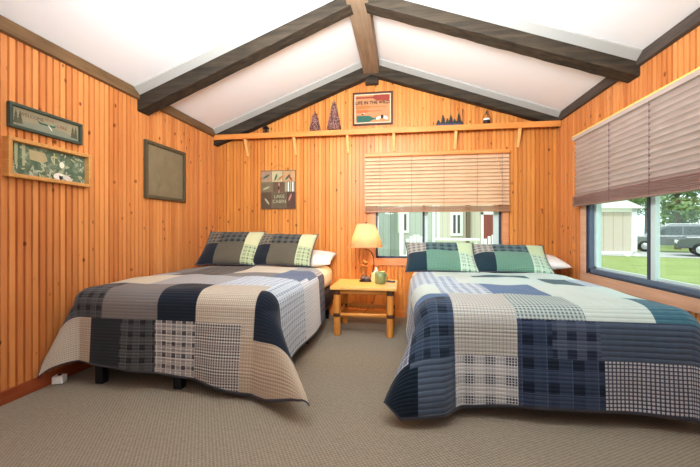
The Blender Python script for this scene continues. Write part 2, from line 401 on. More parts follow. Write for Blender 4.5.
def blind_right():
    yc = 2.6; Wd = 1.245+.0
    t = thing('window_blind', 'wide greyish wooden slat blind half raised over the large right window', 'blind', (XR-.06, yc, 1.99))
    y0, y1 = 1.1-yc, 3.84-yc
    MB().box(-.03, y0, -.03, .038, y1, .006).build('head_rail', M['slat_y'], t, bevel=.004)
    MB().box(-.03, y0, .006, .04, y1, .016).build('gap_light_strip', M['yellow'], t)  # added strip, coloured as the light line along the blind's top
    n = 13
    for i in range(n):
        z = -.05-i*(.53/(n-1))
        m = MB(); R = Matrix.Translation((0, 0, z)) @ Matrix.Rotation(math.radians(60), 4, 'Y')
        slat_box(m, 1, y0, y1, .0255, R); m.build('slat', M['slat_y'], t)
    for i in range(7):
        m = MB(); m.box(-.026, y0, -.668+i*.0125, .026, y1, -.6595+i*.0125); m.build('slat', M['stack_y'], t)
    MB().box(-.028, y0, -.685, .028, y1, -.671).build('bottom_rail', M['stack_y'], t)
    for y in (3.2, 2.72, 2.24, 1.76, 1.3):
        m = MB(); m.tube([(-.03, y-yc, -.03), (-.03, y-yc, -.68)], .0018, 6)
        for i in range(n): m.box(-.033, y-yc-.006, -.058-i*(.53/(n-1)), -.026, y-yc+.006, -.048-i*(.53/(n-1)))
        m.build('ladder_cord', M['cord'], t)
    MB().tube([(-.03, 3.8-yc, -.6), (-.035, 3.78-yc, -1.05)], .0015, 6).build('pull_cord', M['cord'], t)
blind_right()

# ------------------------------------------------------------------ long shelf with brackets
t = thing('wall_shelf', 'long orange pine ledge running the width of the back wall under the gable', 'shelf', (-.33, YB, 2.3))
MB().box(XL+.01+.33, -.13, -.02, XR-.01+.33, 0, 0).build('board', M['pine'], t, bevel=.002)
MB().box(XL+.01+.33, -.132, -.062, XR-.01+.33, -.114, .004).build('front_lip', M['pine'], t, bevel=.003)
M['bracket'] = timber('light_pine_bracket', (250, 200, 130), (232, 168, 92), 2, 2, .4, .35, .05)
for x in (-2.0, -1.35, -.67, -.10, .625, 1.337):
    m = MB(); xx = x+.33
    m.prism([(-.118, -.045), (-.085, -.02), (0, -.225), (0, -.26), (-.02, -.26)], lambda a, b, s_: (xx-.016+.032*s_, a, b)); m.build('bracket', M['bracket'], t)

# ------------------------------------------------------------------ shelf ornaments
M['cone'] = NT('brown_pinecone_mix')
s = M['cone']; v = s.n('ShaderNodeTexVoronoi'); s.put(v.inputs['Vector'], s.obj()); v.inputs['Scale'].default_value = 60
M['cone'] = s.done(s.ramp(v.outputs['Distance'], [(0, lin((240, 214, 200))), (.3, lin((178, 130, 120))), (.7, lin((84, 48, 44)))]), .7, .2)
M['bronze'] = plain('dark_bronze', (52, 44, 42), .5, .4, .5)
M['dkgreenmetal'] = plain('dark_green_painted_metal', (44, 56, 48), .6, .3, .2)
def cone_tree(x, h, r, lab):
    t = thing('cone_tree', lab, 'ornament', (x, YB-.075, 2.3), 0, 'twig cone trees on the ledge')
    m = MB(); m.lathe([(0.001, .02), (r*.95, .02), (r*.55, h*.5), (.006, h*.93)], 18); m.build('core', M['cone'], t, smooth=True)
    m = MB(); n = int(170*(h/.4))
    for i in range(n):
        f = (i+.5)/n; z = .025+(h-.06)*(1-math.sqrt(1-f)) if False else .02+(h-.05)*(1-(1-f)**.62); rr = r*(1-z/h)+.006
        a = i*2.39996; p = Vector((rr*math.cos(a), rr*math.sin(a), z)); q = p+Vector((math.cos(a), math.sin(a), .5))*.014
        m.tube([p*1.0, p+(q-p)*.5, q], [.007, .008, .002], 5)
    m.build('twig_tips', M['cone'], t)
    m = MB(); m.tube([(0, 0, h*.9), (0, 0, h)], [.006, .001], 6); m.build('tip', M['bronze'], t)
    m = MB(); m.lathe([(0.001, 0), (r*.6, 0), (r*.5, .022), (.001, .022)], 14); m.build('base', M['bronze'], t)
cone_tree(-1.083, .27, .062, 'shorter brown twig cone tree left of the taller one on the ledge')
cone_tree(-.84, .405, .078, 'taller brown twig cone tree on the ledge left of the paddle sign')
t = thing('lantern', 'tiny dark metal lantern alone at the left end of the ledge', 'lantern', (-1.73, YB-.07, 2.3)); t.scale = (.92, .92, .92)
MB().lathe([(.001, 0), (.045, 0), (.048, .012), (.042, .02), (.001, .02)], 8).build('base', M['bronze'], t)
m = MB()
for a in range(4):
    q = a*PI/2+PI/4; m.tube([(.038*math.cos(q), .038*math.sin(q), .015), (.036*math.cos(q), .036*math.sin(q), .085)], .004, 6)
m.tube([(.037*math.cos(q_), .037*math.sin(q_), .05) for q_ in [i*PI/6 for i in range(13)]], .003, 6); m.build('cage', M['bronze'], t)
MB().lathe([(.02, .02), (.022, .05), (.012, .075), (.001, .08)], 10).build('candle', M['bronze'], t)
MB().lathe([(.05, .083), (.03, .105), (.012, .118), (.001, .122)], 8).build('cap', M['bronze'], t)
MB().tube([(.018*math.cos(q_), 0, .122+.018*math.sin(q_)) for q_ in [i*PI/8 for i in range(9)]], .0025, 6).build('handle', M['bronze'], t)
# metal pine silhouette row
t = thing('tree_row_ornament', 'cut metal row of little pine trees standing on the ledge', 'ornament', (.55, YB-.075, 2.3))
M['teal_metal'] = plain('dusky_teal_metal', (62, 66, 92), .5, .4, .3)
MB().box(-.14, -.018, 0, .14, .018, .035).build('base', M['teal_metal'], t, bevel=.003)
for x, h in ((-.125, .085), (-.07, .15), (-.02, .10), (.018, .14), (.062, .09), (.112, .16), (.135, .075)):
    m = MB(); n = 5; L = []; 
    for i in range(n):
        zb = .02+(h-.02)*i/n*.95; wd = .034*(1-i/n)+.004; L += [(wd, zb+.002), (wd*.45, zb+(h-.02)/n*.9)]
    poly = [(x+a, b) for a, b in L]+[(x, h)]+[(x-a, b) for a, b in reversed(L)]
    yy = random.uniform(-.01, .01)
    m.prism(poly, lambda a, b, s_: (a, yy-.003+.006*s_, b)); m.build('pine_silhouette', M['bronze'] if h > .1 else M['dkgreenmetal'], t)
MB().tube([(.155, 0, .02), (.16, .0, .1), (.158, 0, .20)], [.004, .003, .006], 6).build('stake', M['bronze'], t)
t = thing('kettle_ornament', 'tiny dark hanging pot with a pale band near the right end of the ledge', 'ornament', (.975, YB-.075, 2.3))
MB().lathe([(.001, .004), (.028, .004), (.04, .03), (.034, .055)], 16).build('pot', M['bronze'], t, smooth=True)
MB().lathe([(.034, .055), (.038, .062), (.036, .074), (.001, .08)], 16).build('pot_lid', M['white_cotton'], t, smooth=True)
MB().tube([(.045*math.cos(a), 0, .055+.075*math.sin(a)) for a in [i*PI/10 for i in range(11)]], .003, 6).build('handle', M['bronze'], t)
MB().lathe([(.03, 0), (.034, .004), (.001, .006)], 12).build('base', M['bronze'], t)
MB().tube([(-.005, 0, .13), (0, 0, .15), (.006, 0, .175)], [.006, .01, .003], 6).build('finial', M['dkgreenmetal'], t)

# ------------------------------------------------------------------ wall pictures
def frame_parts(t, w, h, fw, dep, fmat, name='frame', back=0):
    """frame in local x (width) / z, front towards -y"""
    m = MB()
    for a in ((-w/2, -h/2, w/2, -h/2+fw), (-w/2, h/2-fw, w/2, h/2), (-w/2, -h/2+fw, -w/2+fw, h/2-fw), (w/2-fw, -h/2+fw, w/2, h/2-fw)):
        m.box(a[0], -dep, a[1], a[2], -back, a[3])
    m.build(name, fmat, t, bevel=.003)
def flat(t, name, poly, y, mat, th=.0015):
    m = MB(); m.prism(poly, lambda a, b, s_: (a, y-th*s_, b)); return m.build(name, mat, t)
def ellipse(cx, cz, rx, rz, n=16, a0=0, rot=0):
    return [(cx+rx*math.cos(2*PI*i/n)*math.cos(rot)-rz*math.sin(2*PI*i/n)*math.sin(rot), cz+rx*math.cos(2*PI*i/n)*math.sin(rot)+rz*math.sin(2*PI*i/n)*math.cos(rot)) for i in range(n)]
def paddle(cx, cz, L, hw, flip=1, bl=.45):
    p = [(0, .22), (L*(1-bl), .22), (L*(1-bl*.75), .9), (L*.97, 1), (L, .6)]
    up = [(cx+flip*(a-L/2), cz+b*hw) for a, b in p]; dn = [(cx+flip*(a-L/2), cz-b*hw) for a, b in reversed(p)]
    return up+dn
TX = Matrix.Rotation(PI/2, 4, 'X')
# paddle sign above the ledge
t = thing('framed_sign', 'brown framed lake sign with painted paddles above the ledge under the gable peak', 'sign', (-.365, YB, 2.583))
W_, H_ = .50, .41
frame_parts(t, W_, H_, .022, .022, plain('dark_brown_frame', (78, 44, 34), .5))
frame_parts(t, W_-.044, H_-.044, .014, .014, plain('cream_liner', (214, 196, 160), .6), 'liner')
MB().box(-W_/2+.02, -.008, -H_/2+.02, W_/2-.02, 0, H_/2-.02).build('board', plain('warm_tan_board', (190, 130, 84), .6, var=.18, scale=8), t)
RED = plain('barn_red_paint', (150, 58, 42), .6); BRN = plain('ochre_brown_paint', (176, 110, 50), .6); GRN = plain('bottle_green_paint', (42, 92, 76), .6); INK = plain('dark_ink', (58, 40, 30), .7)
flat(t, 'painted_paddle', paddle(0, .140, .42, .046, 1, .5), -.0081, RED)
flat(t, 'painted_paddle', paddle(-.02, .022, .40, .022, -1, .5), -.0081, BRN)
flat(t, 'painted_paddle', paddle(-.04, -.03, .32, .018, -1, .5), -.0081, plain('rust_paint', (196, 96, 50), .6))
flat(t, 'painted_paddle', paddle(-.06, -.125, .28, .042, -1, .75), -.0081, GRN)
flat(t, 'painted_bird', ellipse(-.12, -.07, .018, .007), -.0085, INK); flat(t, 'painted_bird', ellipse(-.11, -.058, .006, .008), -.0085, M['white_cotton'])
for x, rr in ((.075, .4), (.16, -.5)): flat(t, 'painted_blade', ellipse(x, -.118, .036, .018, rot=rr), -.0083, M['sheet'])
flat(t, 'painted_handle', ellipse(.118, -.105, .02, .024), -.0085, INK)
text_mesh('LIFE IN THE WILD', .054, INK, 'lettering', t, Matrix.Translation((-.002, -.0088, .074)) @ TX, .0006, bold=.0016)
# canvas on back wall
t = thing('canvas_print', 'square wooden collage plaque with leaf and twig panels above the left bed', 'picture', (-1.585, YB, 1.594))
W_, H_ = .465, .50
MB().box(-W_/2, -.02, -H_/2, W_/2, 0, H_/2).build('panel', plain('grey_brown_panel', (122, 100, 78), .7, var=.2, scale=14), t, bevel=.003)
cols = [(-.23, .24, -.085, .10, (164, 132, 106)), (-.085, .24, .06, .10, (190, 176, 134)), (.06, .24, .23, .10, (188, 148, 104)), (-.23, .10, -.07, -.03, (118, 104, 78)), (-.07, .10, .085, -.03, (100, 80, 62)),
        (.085, .10, .23, -.03, (132, 110, 92)), (-.23, -.03, -.085, -.245, (92, 72, 56)), (-.085, -.03, .11, -.245, (102, 88, 68)), (.11, -.03, .23, -.245, (88, 62, 50))]
for i, (a, b, c_, d, rgb) in enumerate(cols):
    flat(t, 'patch', [(a+.003, d), (c_-.003, d), (c_-.003, b-.003), (a+.003, b-.003)], -.0201, plain('collage_%d' % i, rgb, .7, var=.3, scale=20))
LG = plain('pale_sage', (170, 170, 132), .7); PK = plain('dusty_pink', (186, 128, 108), .7)
for a, b, q, mm in ((-.03, .16, 1.2, GRN), (.0, .17, 1.9, LG), (.03, .15, .7, BRN), (.13, .16, .8, GRN), (.16, .15, 2.2, RED), (-.16, .17, .5, GRN), (-.15, -.15, 2.2, LG), (-.16, .02, .4, LG), (.01, .04, 1.5, PK), (.01, -.0, 1.6, PK), (.16, -.1, 1.2, PK)):
    flat(t, 'painted_leaf', ellipse(a, b, .05, .012, rot=q), -.0218, mm)
for k_ in range(4): flat(t, 'birch_stripe', [(.10+k_*.03, -.025), (.114+k_*.03, -.025), (.114+k_*.03, .095), (.10+k_*.03, .095)], -.0218, M['white_cotton'] if k_ % 2 else LG)
text_mesh('LAKE', .062, LG, 'lettering', t, Matrix.Translation((.015, -.0222, -.09)) @ TX, .0006); text_mesh('CABIN', .062, LG, 'lettering', t, Matrix.Translation((.015, -.0222, -.155)) @ TX, .0006)
MB().tube([(-.12, -.004, .25), (0, -.003, .33), (.12, -.004, .25)], .0015, 6).build('hanging_wire', M['bronze'], t)
# left wall pictures: local x -> world +Y, front (-y) -> world +X
LR = PI/2
DG = plain('dark_green_frame', (62, 74, 62), .5)
t = thing('framed_picture', 'long narrow dark green framed picture with canoe and lettering, uppermost on the left wall', 'picture', (XL, 2.113, 1.793), LR)
W_, H_ = .505, .158
frame_parts(t, W_, H_, .02, .03, DG)
MB().box(-W_/2+.018, -.01, -H_/2+.018, W_/2-.018, -.001, H_/2-.018).build('print', plain('tan_print', (150, 138, 108), .6, var=.15, scale=9), t)
flat(t, 'painted_lake', [(-.2, -.056), (.22, -.056), (.22, -.03), (.05, -.012), (-.2, -.02)], -.0102, plain('grey_water', (132, 132, 112), .6))
RB = plain('faded_red_brown', (148, 84, 62), .6)
text_mesh('WELCOME', .032, plain('faded_brown', (110, 82, 62), .6), 'lettering', t, Matrix.Translation((-.105, -.0112, .024)) @ TX, .0004); text_mesh('TO THE', .019, RB, 'lettering', t, Matrix.Translation((.01, -.0112, .034)) @ TX, .0004); text_mesh('LAKE', .032, RB, 'lettering', t, Matrix.Translation((.105, -.0112, .012)) @ TX, .0004)
flat(t, 'painted_canoe', [(-.07, .012), (-.055, -.008), (.045, -.008), (.06, .012), (.04, .003), (-.05, .003)], -.0112, GRN)
flat(t, 'painted_paddle', [(-.002, .0), (.004, .0), (.03, -.03), (.022, -.032)], -.0125, M['sheet'])
TG = plain('faded_tree_green', (88, 84, 62), .6)
for x in (-.205, -.18, .185, .208):
    flat(t, 'painted_pine', [(x-.018, -.04), (x-.008, -.02), (x-.014, -.02), (x-.005, .005), (x-.009, .005), (x, .042), (x+.009, .005), (x+.005, .005), (x+.014, -.02), (x+.008, -.02), (x+.018, -.04)], -.0112, TG)
t = thing('framed_picture', 'pine framed shadow box with a green lake collage below the narrow picture', 'picture', (XL, 2.13, 1.525), LR)
W_, H_ = .585, .25
frame_parts(t, W_, H_, .024, .05, M['pine_frame'])
s = NT('green_collage'); v = s.noise(s.obj(), 16, 5, .7)
MB().box(-W_/2+.02, -.012, -H_/2+.02, W_/2-.02, -.001, H_/2-.02).build('print', s.done(s.ramp(v, [(0, lin((52, 66, 50))), (.45, lin((84, 102, 80))), (.56, lin((112, 124, 96))), (.7, lin((170, 176, 150)))]), .6), t)
flat(t, 'paper_map', [(-.14, .01), (-.145, .075), (-.04, .07), (-.02, .02), (-.05, .0)], -.0121, plain('old_paper', (178, 160, 118), .7, var=.15, scale=30))
flat(t, 'white_shell', ellipse(.07, -.075, .05, .026, 14), -.0121, plain('chalk_white', (226, 218, 204), .7, var=.15)); flat(t, 'white_shell', ellipse(.125, -.08, .04, .02, 12, rot=-.4), -.0135, plain('pale_grey_white', (208, 200, 186), .7, var=.15))
PG = plain('pale_leaf_green', (176, 178, 152), .7)
for i in range(75):
    x = random.uniform(-.25, .25); z = random.uniform(-.095, .095) if i % 3 else random.uniform(-.1, -.03)
    if -.16 < x < 0 and z > -.01: continue
    flat(t, 'collage_leaf', ellipse(x, z, random.uniform(.01, .026), random.uniform(.004, .008), 8, rot=random.uniform(0, 3)), -.0121-.0003*(i % 4), PG if i % 2 else LG)
for x in (-.225, -.18): flat(t, 'collage_birch', [(x-.006, -.04), (x+.008, -.04), (x+.012, .098), (x-.01, .098)], -.0135, LG)
flat(t, 'collage_cross', [(.02, .0), (.028, .0), (.028, .05), (.045, .05), (.045, .06), (.028, .06), (.028, .085), (.02, .085), (.02, .06), (.005, .06), (.005, .05), (.02, .05)], -.0145, plain('straw', (190, 178, 130), .7))
flat(t, 'collage_face', ellipse(.08, .01, .018, .022), -.0145, M['sheet'])
t = thing('framed_picture', 'dark framed square picture with a faint star, beside the far rafter on the left wall', 'picture', (XL, 3.348, 1.657), LR)
W_, H_ = .625, .555
frame_parts(t, W_, H_, .032, .032, plain('dark_olive_wood_frame', (84, 74, 54), .5, var=.2, scale=12))
MB().box(-W_/2+.03, -.01, -H_/2+.03, W_/2-.03, -.001, H_/2-.03).build('print', plain('grey_tan_print', (130, 115, 87), .7, var=.2, scale=10), t)
def star(r1, r2): return [((r1 if i % 2 == 0 else r2)*math.sin(i*PI/5), (r1 if i % 2 == 0 else r2)*math.cos(i*PI/5)-.01) for i in range(10)]
flat(t, 'faded_star', star(.2, .078), -.0102, plain('faded_star_brown', (126, 111, 83), .7, var=.12, scale=14))

# ------------------------------------------------------------------ fabrics
def fabric(name, c0, c1=None, c2=None, p=.05, duty=.5, line=None, lp=.0, lw=.12, quilt='v', qp=.022, puff=.5, fine=0.0):
    """c0 ground, c1 single stripe, c2 crossing; optional thin grid of colour `line`"""
    s = NT(name); u, v, _ = s.sep(s.uv())
    col = lin(c0)
    if c1:
        a = s.math('LESS_THAN', s.math('FRACT', s.math('DIVIDE', s.math('ADD', u, 10), p)), duty)
        b = s.math('LESS_THAN', s.math('FRACT', s.math('DIVIDE', s.math('ADD', v, 10), p)), duty)
        col = s.mix(s.math('MULTIPLY', s.math('ADD', a, b), .5), lin(c0), lin(c1))
        if c2: col = s.mix(s.math('MULTIPLY', a, b), col, lin(c2))
    if line:
        a = s.math('LESS_THAN', s.math('FRACT', s.math('DIVIDE', s.math('ADD', u, 10), lp)), lw)
        b = s.math('LESS_THAN', s.math('FRACT', s.math('DIVIDE', s.math('ADD', v, 10), lp)), lw)
        col = s.mix(s.math('MULTIPLY', s.math('MAXIMUM', a, b), .85), col, lin(line))
    n = s.noise(s.comb(s.math('MULTIPLY', u, 220), s.math('MULTIPLY', v, 220), 0), 1, 2)
    col = s.mix(s.math('MULTIPLY', s.math('SUBTRACT', n, .3), .45, clamp=True), col, s.mix(1.0, col, (.55, .55, .55), 'MULTIPLY'))
    # quilting channels
    q = v if quilt == 'v' else u
    h = s.math('ABSOLUTE', s.math('SINE', s.math('MULTIPLY', q, PI/qp)))
    h = s.math('POWER', h, .6)
    cross = s.math('ABSOLUTE', s.math('SINE', s.math('MULTIPLY', u if quilt == 'v' else v, PI/(qp*2.3))))
    h = s.math('ADD', h, s.math('MULTIPLY', cross, .3))
    h = s.math('ADD', h, s.math('MULTIPLY', n, .3))
    s.bump(h, puff, .006)
    s.b.inputs['Sheen Weight'].default_value = .15
    return s.done(col, .9, .1)
F = {}
F['creamgrid'] = fabric('cream_grid_cloth', (204, 194, 176), puff=.3, line=(160, 146, 128), lp=.014, lw=.28)
F['slate'] = fabric('charcoal_slate_cloth', (42, 46, 52), puff=.3)
F['buffalo'] = fabric('charcoal_buffalo_check', (80, 82, 84), (58, 60, 62), (40, 42, 44), p=.085, line=(96, 98, 100), lp=.085, lw=.06)
F['ltplaid'] = fabric('grey_white_plaid', (170, 168, 164), (120, 119, 118), (80, 80, 84), p=.075, line=(210, 208, 204), lp=.0375, lw=.18)
F['gingham'] = fabric('black_white_small_check', (196, 192, 184), (124, 122, 120), (44, 46, 50), p=.018)
F['tancream'] = fabric('tan_cream_grid_cloth', (192, 176, 154), puff=.3, line=(160, 142, 122), lp=.02, lw=.2)
F['taupe'] = fabric('taupe_grey_cloth', (122, 117, 114), puff=.3)
F['navy'] = fabric('deep_navy_cloth', (26, 34, 46), puff=.3)
F['cream'] = fabric('plain_cream_cloth', (208, 198, 174), puff=.3)
F['greyfine'] = fabric('fine_grey_check', (190, 188, 184), (150, 150, 152), (118, 118, 124), p=.03)
F['bluewhite'] = fabric('white_blue_plaid', (196, 204, 210), (160, 174, 190), (124, 142, 164), p=.05, line=(224, 228, 230), lp=.03, lw=.14)
F['brownplaid'] = fabric('dark_brown_plaid', (110, 100, 88), (78, 68, 60), (50, 44, 42), p=.07)
F['bluegrey'] = fabric('blue_grey_cloth', (96, 110, 134))
F['whitegrid'] = fabric('white_grid_cloth', (224, 224, 222), line=(166, 172, 182), lp=.022, lw=.22)
F['dkplaid'] = fabric('navy_charcoal_plaid', (70, 74, 90), (44, 48, 62), (26, 28, 38), p=.07, line=(110, 112, 124), lp=.07, lw=.07)
QM_L = ['creamgrid', 'slate', 'buffalo', 'ltplaid', 'gingham', 'tancream', 'taupe', 'navy', 'cream', 'greyfine', 'bluewhite', 'brownplaid', 'bluegrey', 'whitegrid', 'dkplaid']
def patchL(u, v):
    if u > -.93 and 1.93 < v < 2.28: return 'navy'
    if v < (2.03 if u < -1.0 else 1.94):
        for lim, n in ((-2.13, 'creamgrid'), (-1.89, 'slate'), (-1.64, 'buffalo'), (-1.35, 'ltplaid'), (-1.02, 'gingham')):
            if u < lim: return n
        return 'tancream'
    if v < 2.41:
        for lim, n in ((-2.04, 'buffalo'), (-1.63, 'taupe'), (-1.35, 'navy'), (-.92, 'creamgrid')):
            if u < lim: return n
        return 'bluewhite'
    if v < 2.88:
        for lim, n in ((-1.9, 'cream'), (-1.35, 'greyfine')):
            if u < lim: return n
        return 'bluewhite'
    if v < 3.12:
        for lim, n in ((-2.08, 'greyfine'), (-1.58, 'brownplaid'), (-1.1, 'taupe'), (-.85, 'bluegrey')):
            if u < lim: return n
        return 'whitegrid'
    for lim, n in ((-2.0, 'taupe'), (-1.56, 'brownplaid'), (-1.1, 'cream'), (-.82, 'bluegrey')):
        if u < lim: return n if v < 3.42 or n != 'bluegrey' else 'greyfine'
    return 'whitegrid' if v < 3.42 else 'dkplaid'
F['r_navy'] = fabric('midnight_navy_cloth', (18, 32, 44), puff=.5)
F['r_slate'] = fabric('slate_grey_quilted_cloth', (76, 90, 108), puff=.9, qp=.03)
F['r_plaidwn'] = fabric('white_navy_plaid', (196, 200, 200), (112, 122, 136), (50, 64, 84), p=.115, line=(214, 216, 214), lp=.016, lw=.3)
F['r_npl'] = fabric('navy_buffalo_plaid', (58, 72, 96), (40, 53, 76), (26, 36, 54), p=.13, line=(78, 92, 116), lp=.13, lw=.05)
F['r_gingham'] = fabric('navy_white_small_check', (60, 66, 84), (104, 110, 126), (200, 204, 208), p=.021, duty=.62)
F['r_window'] = fabric('slate_windowpane_cloth', (112, 122, 140), line=(206, 212, 214), lp=.05, lw=.1)
F['r_npl2'] = fabric('dark_slate_plaid', (58, 74, 94), (44, 58, 76), (30, 42, 58), p=.12, line=(76, 92, 110), lp=.12, lw=.05)
F['r_whitegrid'] = fabric('pale_cream_grid_cloth', (196, 196, 184), line=(150, 152, 156), lp=.019, lw=.22)
F['r_spl'] = fabric('slate_plaid', (84, 96, 116), (58, 70, 92), (38, 48, 68), p=.1)
F['r_blue'] = fabric('mid_blue_cloth', (84, 112, 146))
F['r_ggreen'] = fabric('grey_green_small_check', (190, 202, 194), (138, 156, 154), (84, 102, 108), p=.022, puff=.7, qp=.026)
F['r_cream'] = fabric('soft_cream_cloth', (200, 212, 202), puff=.8, qp=.028)
F['r_teal'] = fabric('teal_blue_quilted_cloth', (62, 104, 118), puff=.8, qp=.028)
F['r_pale'] = fabric('pale_slate_plaid', (196, 206, 212), (156, 172, 186), (126, 146, 166), p=.06)
F['r_palegreen'] = fabric('pale_green_cloth', (196, 214, 206))
F['r_dkteal'] = fabric('dark_teal_cloth', (58, 92, 100))
QM_R = [k_ for k_ in F if k_.startswith('r_')]
def patchR(u, v):
    if u > 1.15 and False: pass
    def pick(tab, last):
        for lim, n in tab:
            if u < lim: return n
        return last
    if v < 1.90: return pick(((.04 if v < 1.86 else -.02, 'r_navy'), (.29, 'r_slate'), (.65, 'r_plaidwn'), (1.09, 'r_npl')), 'r_gingham')
    if v < 2.10: return pick(((-.03, 'r_window'), (.29, 'r_npl2'), (.65, 'r_whitegrid'), (.83, 'r_npl'), (1.08, 'r_spl')), 'r_slate')
    if v < 2.45: return pick(((.0, 'r_window'), (.29, 'r_npl2' if v < 2.31 else 'r_blue'), (.65, 'r_whitegrid'), (1.0, 'r_ggreen'), (1.36, 'r_cream')), 'r_teal')
    if v < 2.92: return pick(((.0, 'r_window'), (.26, 'r_cream'), (.6, 'r_pale'), (.96, 'r_blue'), (1.36, 'r_cream')), 'r_palegreen')
    if v < 3.3: return pick(((-.02, 'r_whitegrid'), (.45, 'r_pale'), (.6, 'r_cream'), (1.15, 'r_palegreen'), (1.38, 'r_dkteal')), 'r_pale')
    return pick(((-.02, 'r_whitegrid'), (.3, 'r_pale'), (.62, 'r_cream'), (1.1, 'r_dkteal' if v < 3.45 else 'r_palegreen')), 'r_palegreen')

def quilt_point(u, v, q):
    x0, x1, yf, zt, R = q['x0'], q['x1'], q['yf'], q['zt'], q['R']
    a = 0; sx = 0
    if u < x0+R: a = x0+R-u; sx = -1
    elif u > x1-R: a = u-(x1-R); sx = 1
    b = max(0, yf+R-v)
    cx = x0+R if sx < 0 else (x1-R if sx > 0 else u)
    cy = yf+R if b > 0 else v
    r = math.hypot(a, b)
    puff = .004*math.sin(u*11+v*5)+.004*math.sin(v*9-u*4)+.003*math.sin(u*23+2)*math.sin(v*17)
    if r == 0:
        e_ = min(1, (u-x0-R)/.25, (x1-R-u)/.25, (v-yf-R)/.25); return (u, v, zt+puff+.012*math.sin(e_*PI/2))
    th = math.atan2(a, b); c2 = math.cos(th)**2; s2 = 1-c2
    p = math.sin(2*th)**1.15
    al, T = (q['aL'], q['TL']) if sx < 0 else (q['aR'], q['TR'])
    side = q['tl'] if sx < 0 else q['tr']
    hang = Vector((side*s2, -q['tf']*c2, -1)).normalized()
    tip = Vector((math.sin(T)*math.cos(al), -math.sin(T)*math.sin(al), -math.cos(T)))
    d = (hang*(1-p)+tip*p).normalized()
    r0 = R*PI/2
    if r < r0: o_ = Vector((math.sin(th), -math.cos(th), 0))*(R*math.sin(r/R)); o_.z = -R*(1-math.cos(r/R))
    else: o_ = Vector((R*math.sin(th), -R*math.cos(th), -R))+d*(r-r0)
    wf = math.sin(u*q['wk']+q['wp'])*q['wa']+math.sin(u*q['wk']*2.3+1)*q['wa']*.4
    wv = math.sin(v*6.5+q['wp'])*q['wa']
    m_ = min(1, max(0, r-.12)/.4)*(1-.8*p)
    o_.y -= wf*c2*m_; o_.x += wv*s2*m_
    for key, s_ in (('fr', 1), ('fL', -1)):
        if key in q:
            us, amt = q[key]; ue = (x1-R) if s_ > 0 else (x0+R)
            e_ = min(1, max(0, (u-us)/(ue-us))); o_.y -= amt*e_*e_*(3-2*e_)*min(1, max(0, r-.1)/.45)*c2
    x = cx+(sx if sx else 1)*o_.x; y = cy+o_.y; z = max(.012, zt+o_.z+puff*max(0, 1-r/.1))
    if 'xmin' in q: x = max(x, q['xmin'])
    if 'xmax' in q: x = min(x, q['xmax'])
    return (x, y, z)
QL = dict(x0=-2.33, x1=-.82, yf=2.17, zt=.658, R=.11, tl=.02, tr=.06, tf=.05, TL=.43, aL=1.0, TR=.80, aR=.70, wk=9, wp=0, wa=.014, fr=(-1.35, .05), xmin=XL+.02)
QR = dict(x0=.08, x1=1.62, yf=2.12, zt=.632, R=.12, tl=.12, tr=.02, tf=.05, TL=.52, aL=.45, TR=.25, aR=.6, wk=8, wp=1, wa=.010, fL=(.34, .13), xmax=XR-.022)
def interp(tab, x):
    if x <= tab[0][0]: return tab[0][1]
    for (a, ya), (b, yb) in zip(tab, tab[1:]):
        if x <= b: return ya+(yb-ya)*(x-a)/(b-a)
    return tab[-1][1]
def make_quilt(q, u0, u1, vhem, v1, patch, names, label, n=.0165, sidehem=None):
    me = bpy.data.meshes.new('quilt')
    nu = int((u1-u0)/n); vs = []; uvs = []; nv = int((v1-1.6)/n); vs0 = 1.88; n0 = int(.26/n)
    for i in range(nu+1):
        u = u0+(u1-u0)*i/nu; vh = interp(vhem, u)
        # round the free corner a little
        for j in range(nv+1):
            v = vh+(vs0-vh)*j/n0 if j < n0 else vs0+(v1-vs0)*(j-n0)/(nv-n0)
            uu = u
            vs.append(quilt_point(uu, v, q)); uvs.append((uu, v))
    fs = []; mi = []
    for i in range(nu):
        for j in range(nv):
            f = (i*(nv+1)+j, (i+1)*(nv+1)+j, (i+1)*(nv+1)+j+1, i*(nv+1)+j+1); fs.append(f)
            uc = sum(uvs[k_][0] for k_ in f)/4; vc = sum(uvs[k_][1] for k_ in f)/4
            m_ = names.index(patch(uc, vc))
            if j == 0 or i == 0 or i == nu-1: m_ = len(names)
            mi.append(m_)
    me.from_pydata(vs, [], fs)
    for n_ in names: me.materials.append(F[n_])
    me.materials.append(M['binding'])
    me.polygons.foreach_set('material_index', mi); me.polygons.foreach_set('use_smooth', [True]*len(fs))
    l = me.uv_layers.new(name='UVMap')
    for lp in me.loops: l.data[lp.index].uv = uvs[lp.vertex_index]
    o = bpy.data.objects.new('quilt', me); C.objects.link(o)
    so = o.modifiers.new('thickness', 'SOLIDIFY'); so.thickness = .010; so.offset = 0
    tag(o, label, 'quilt', 'patchwork quilts'); return o
M['binding'] = fabric('dark_grey_binding', (72, 74, 84), puff=.2)

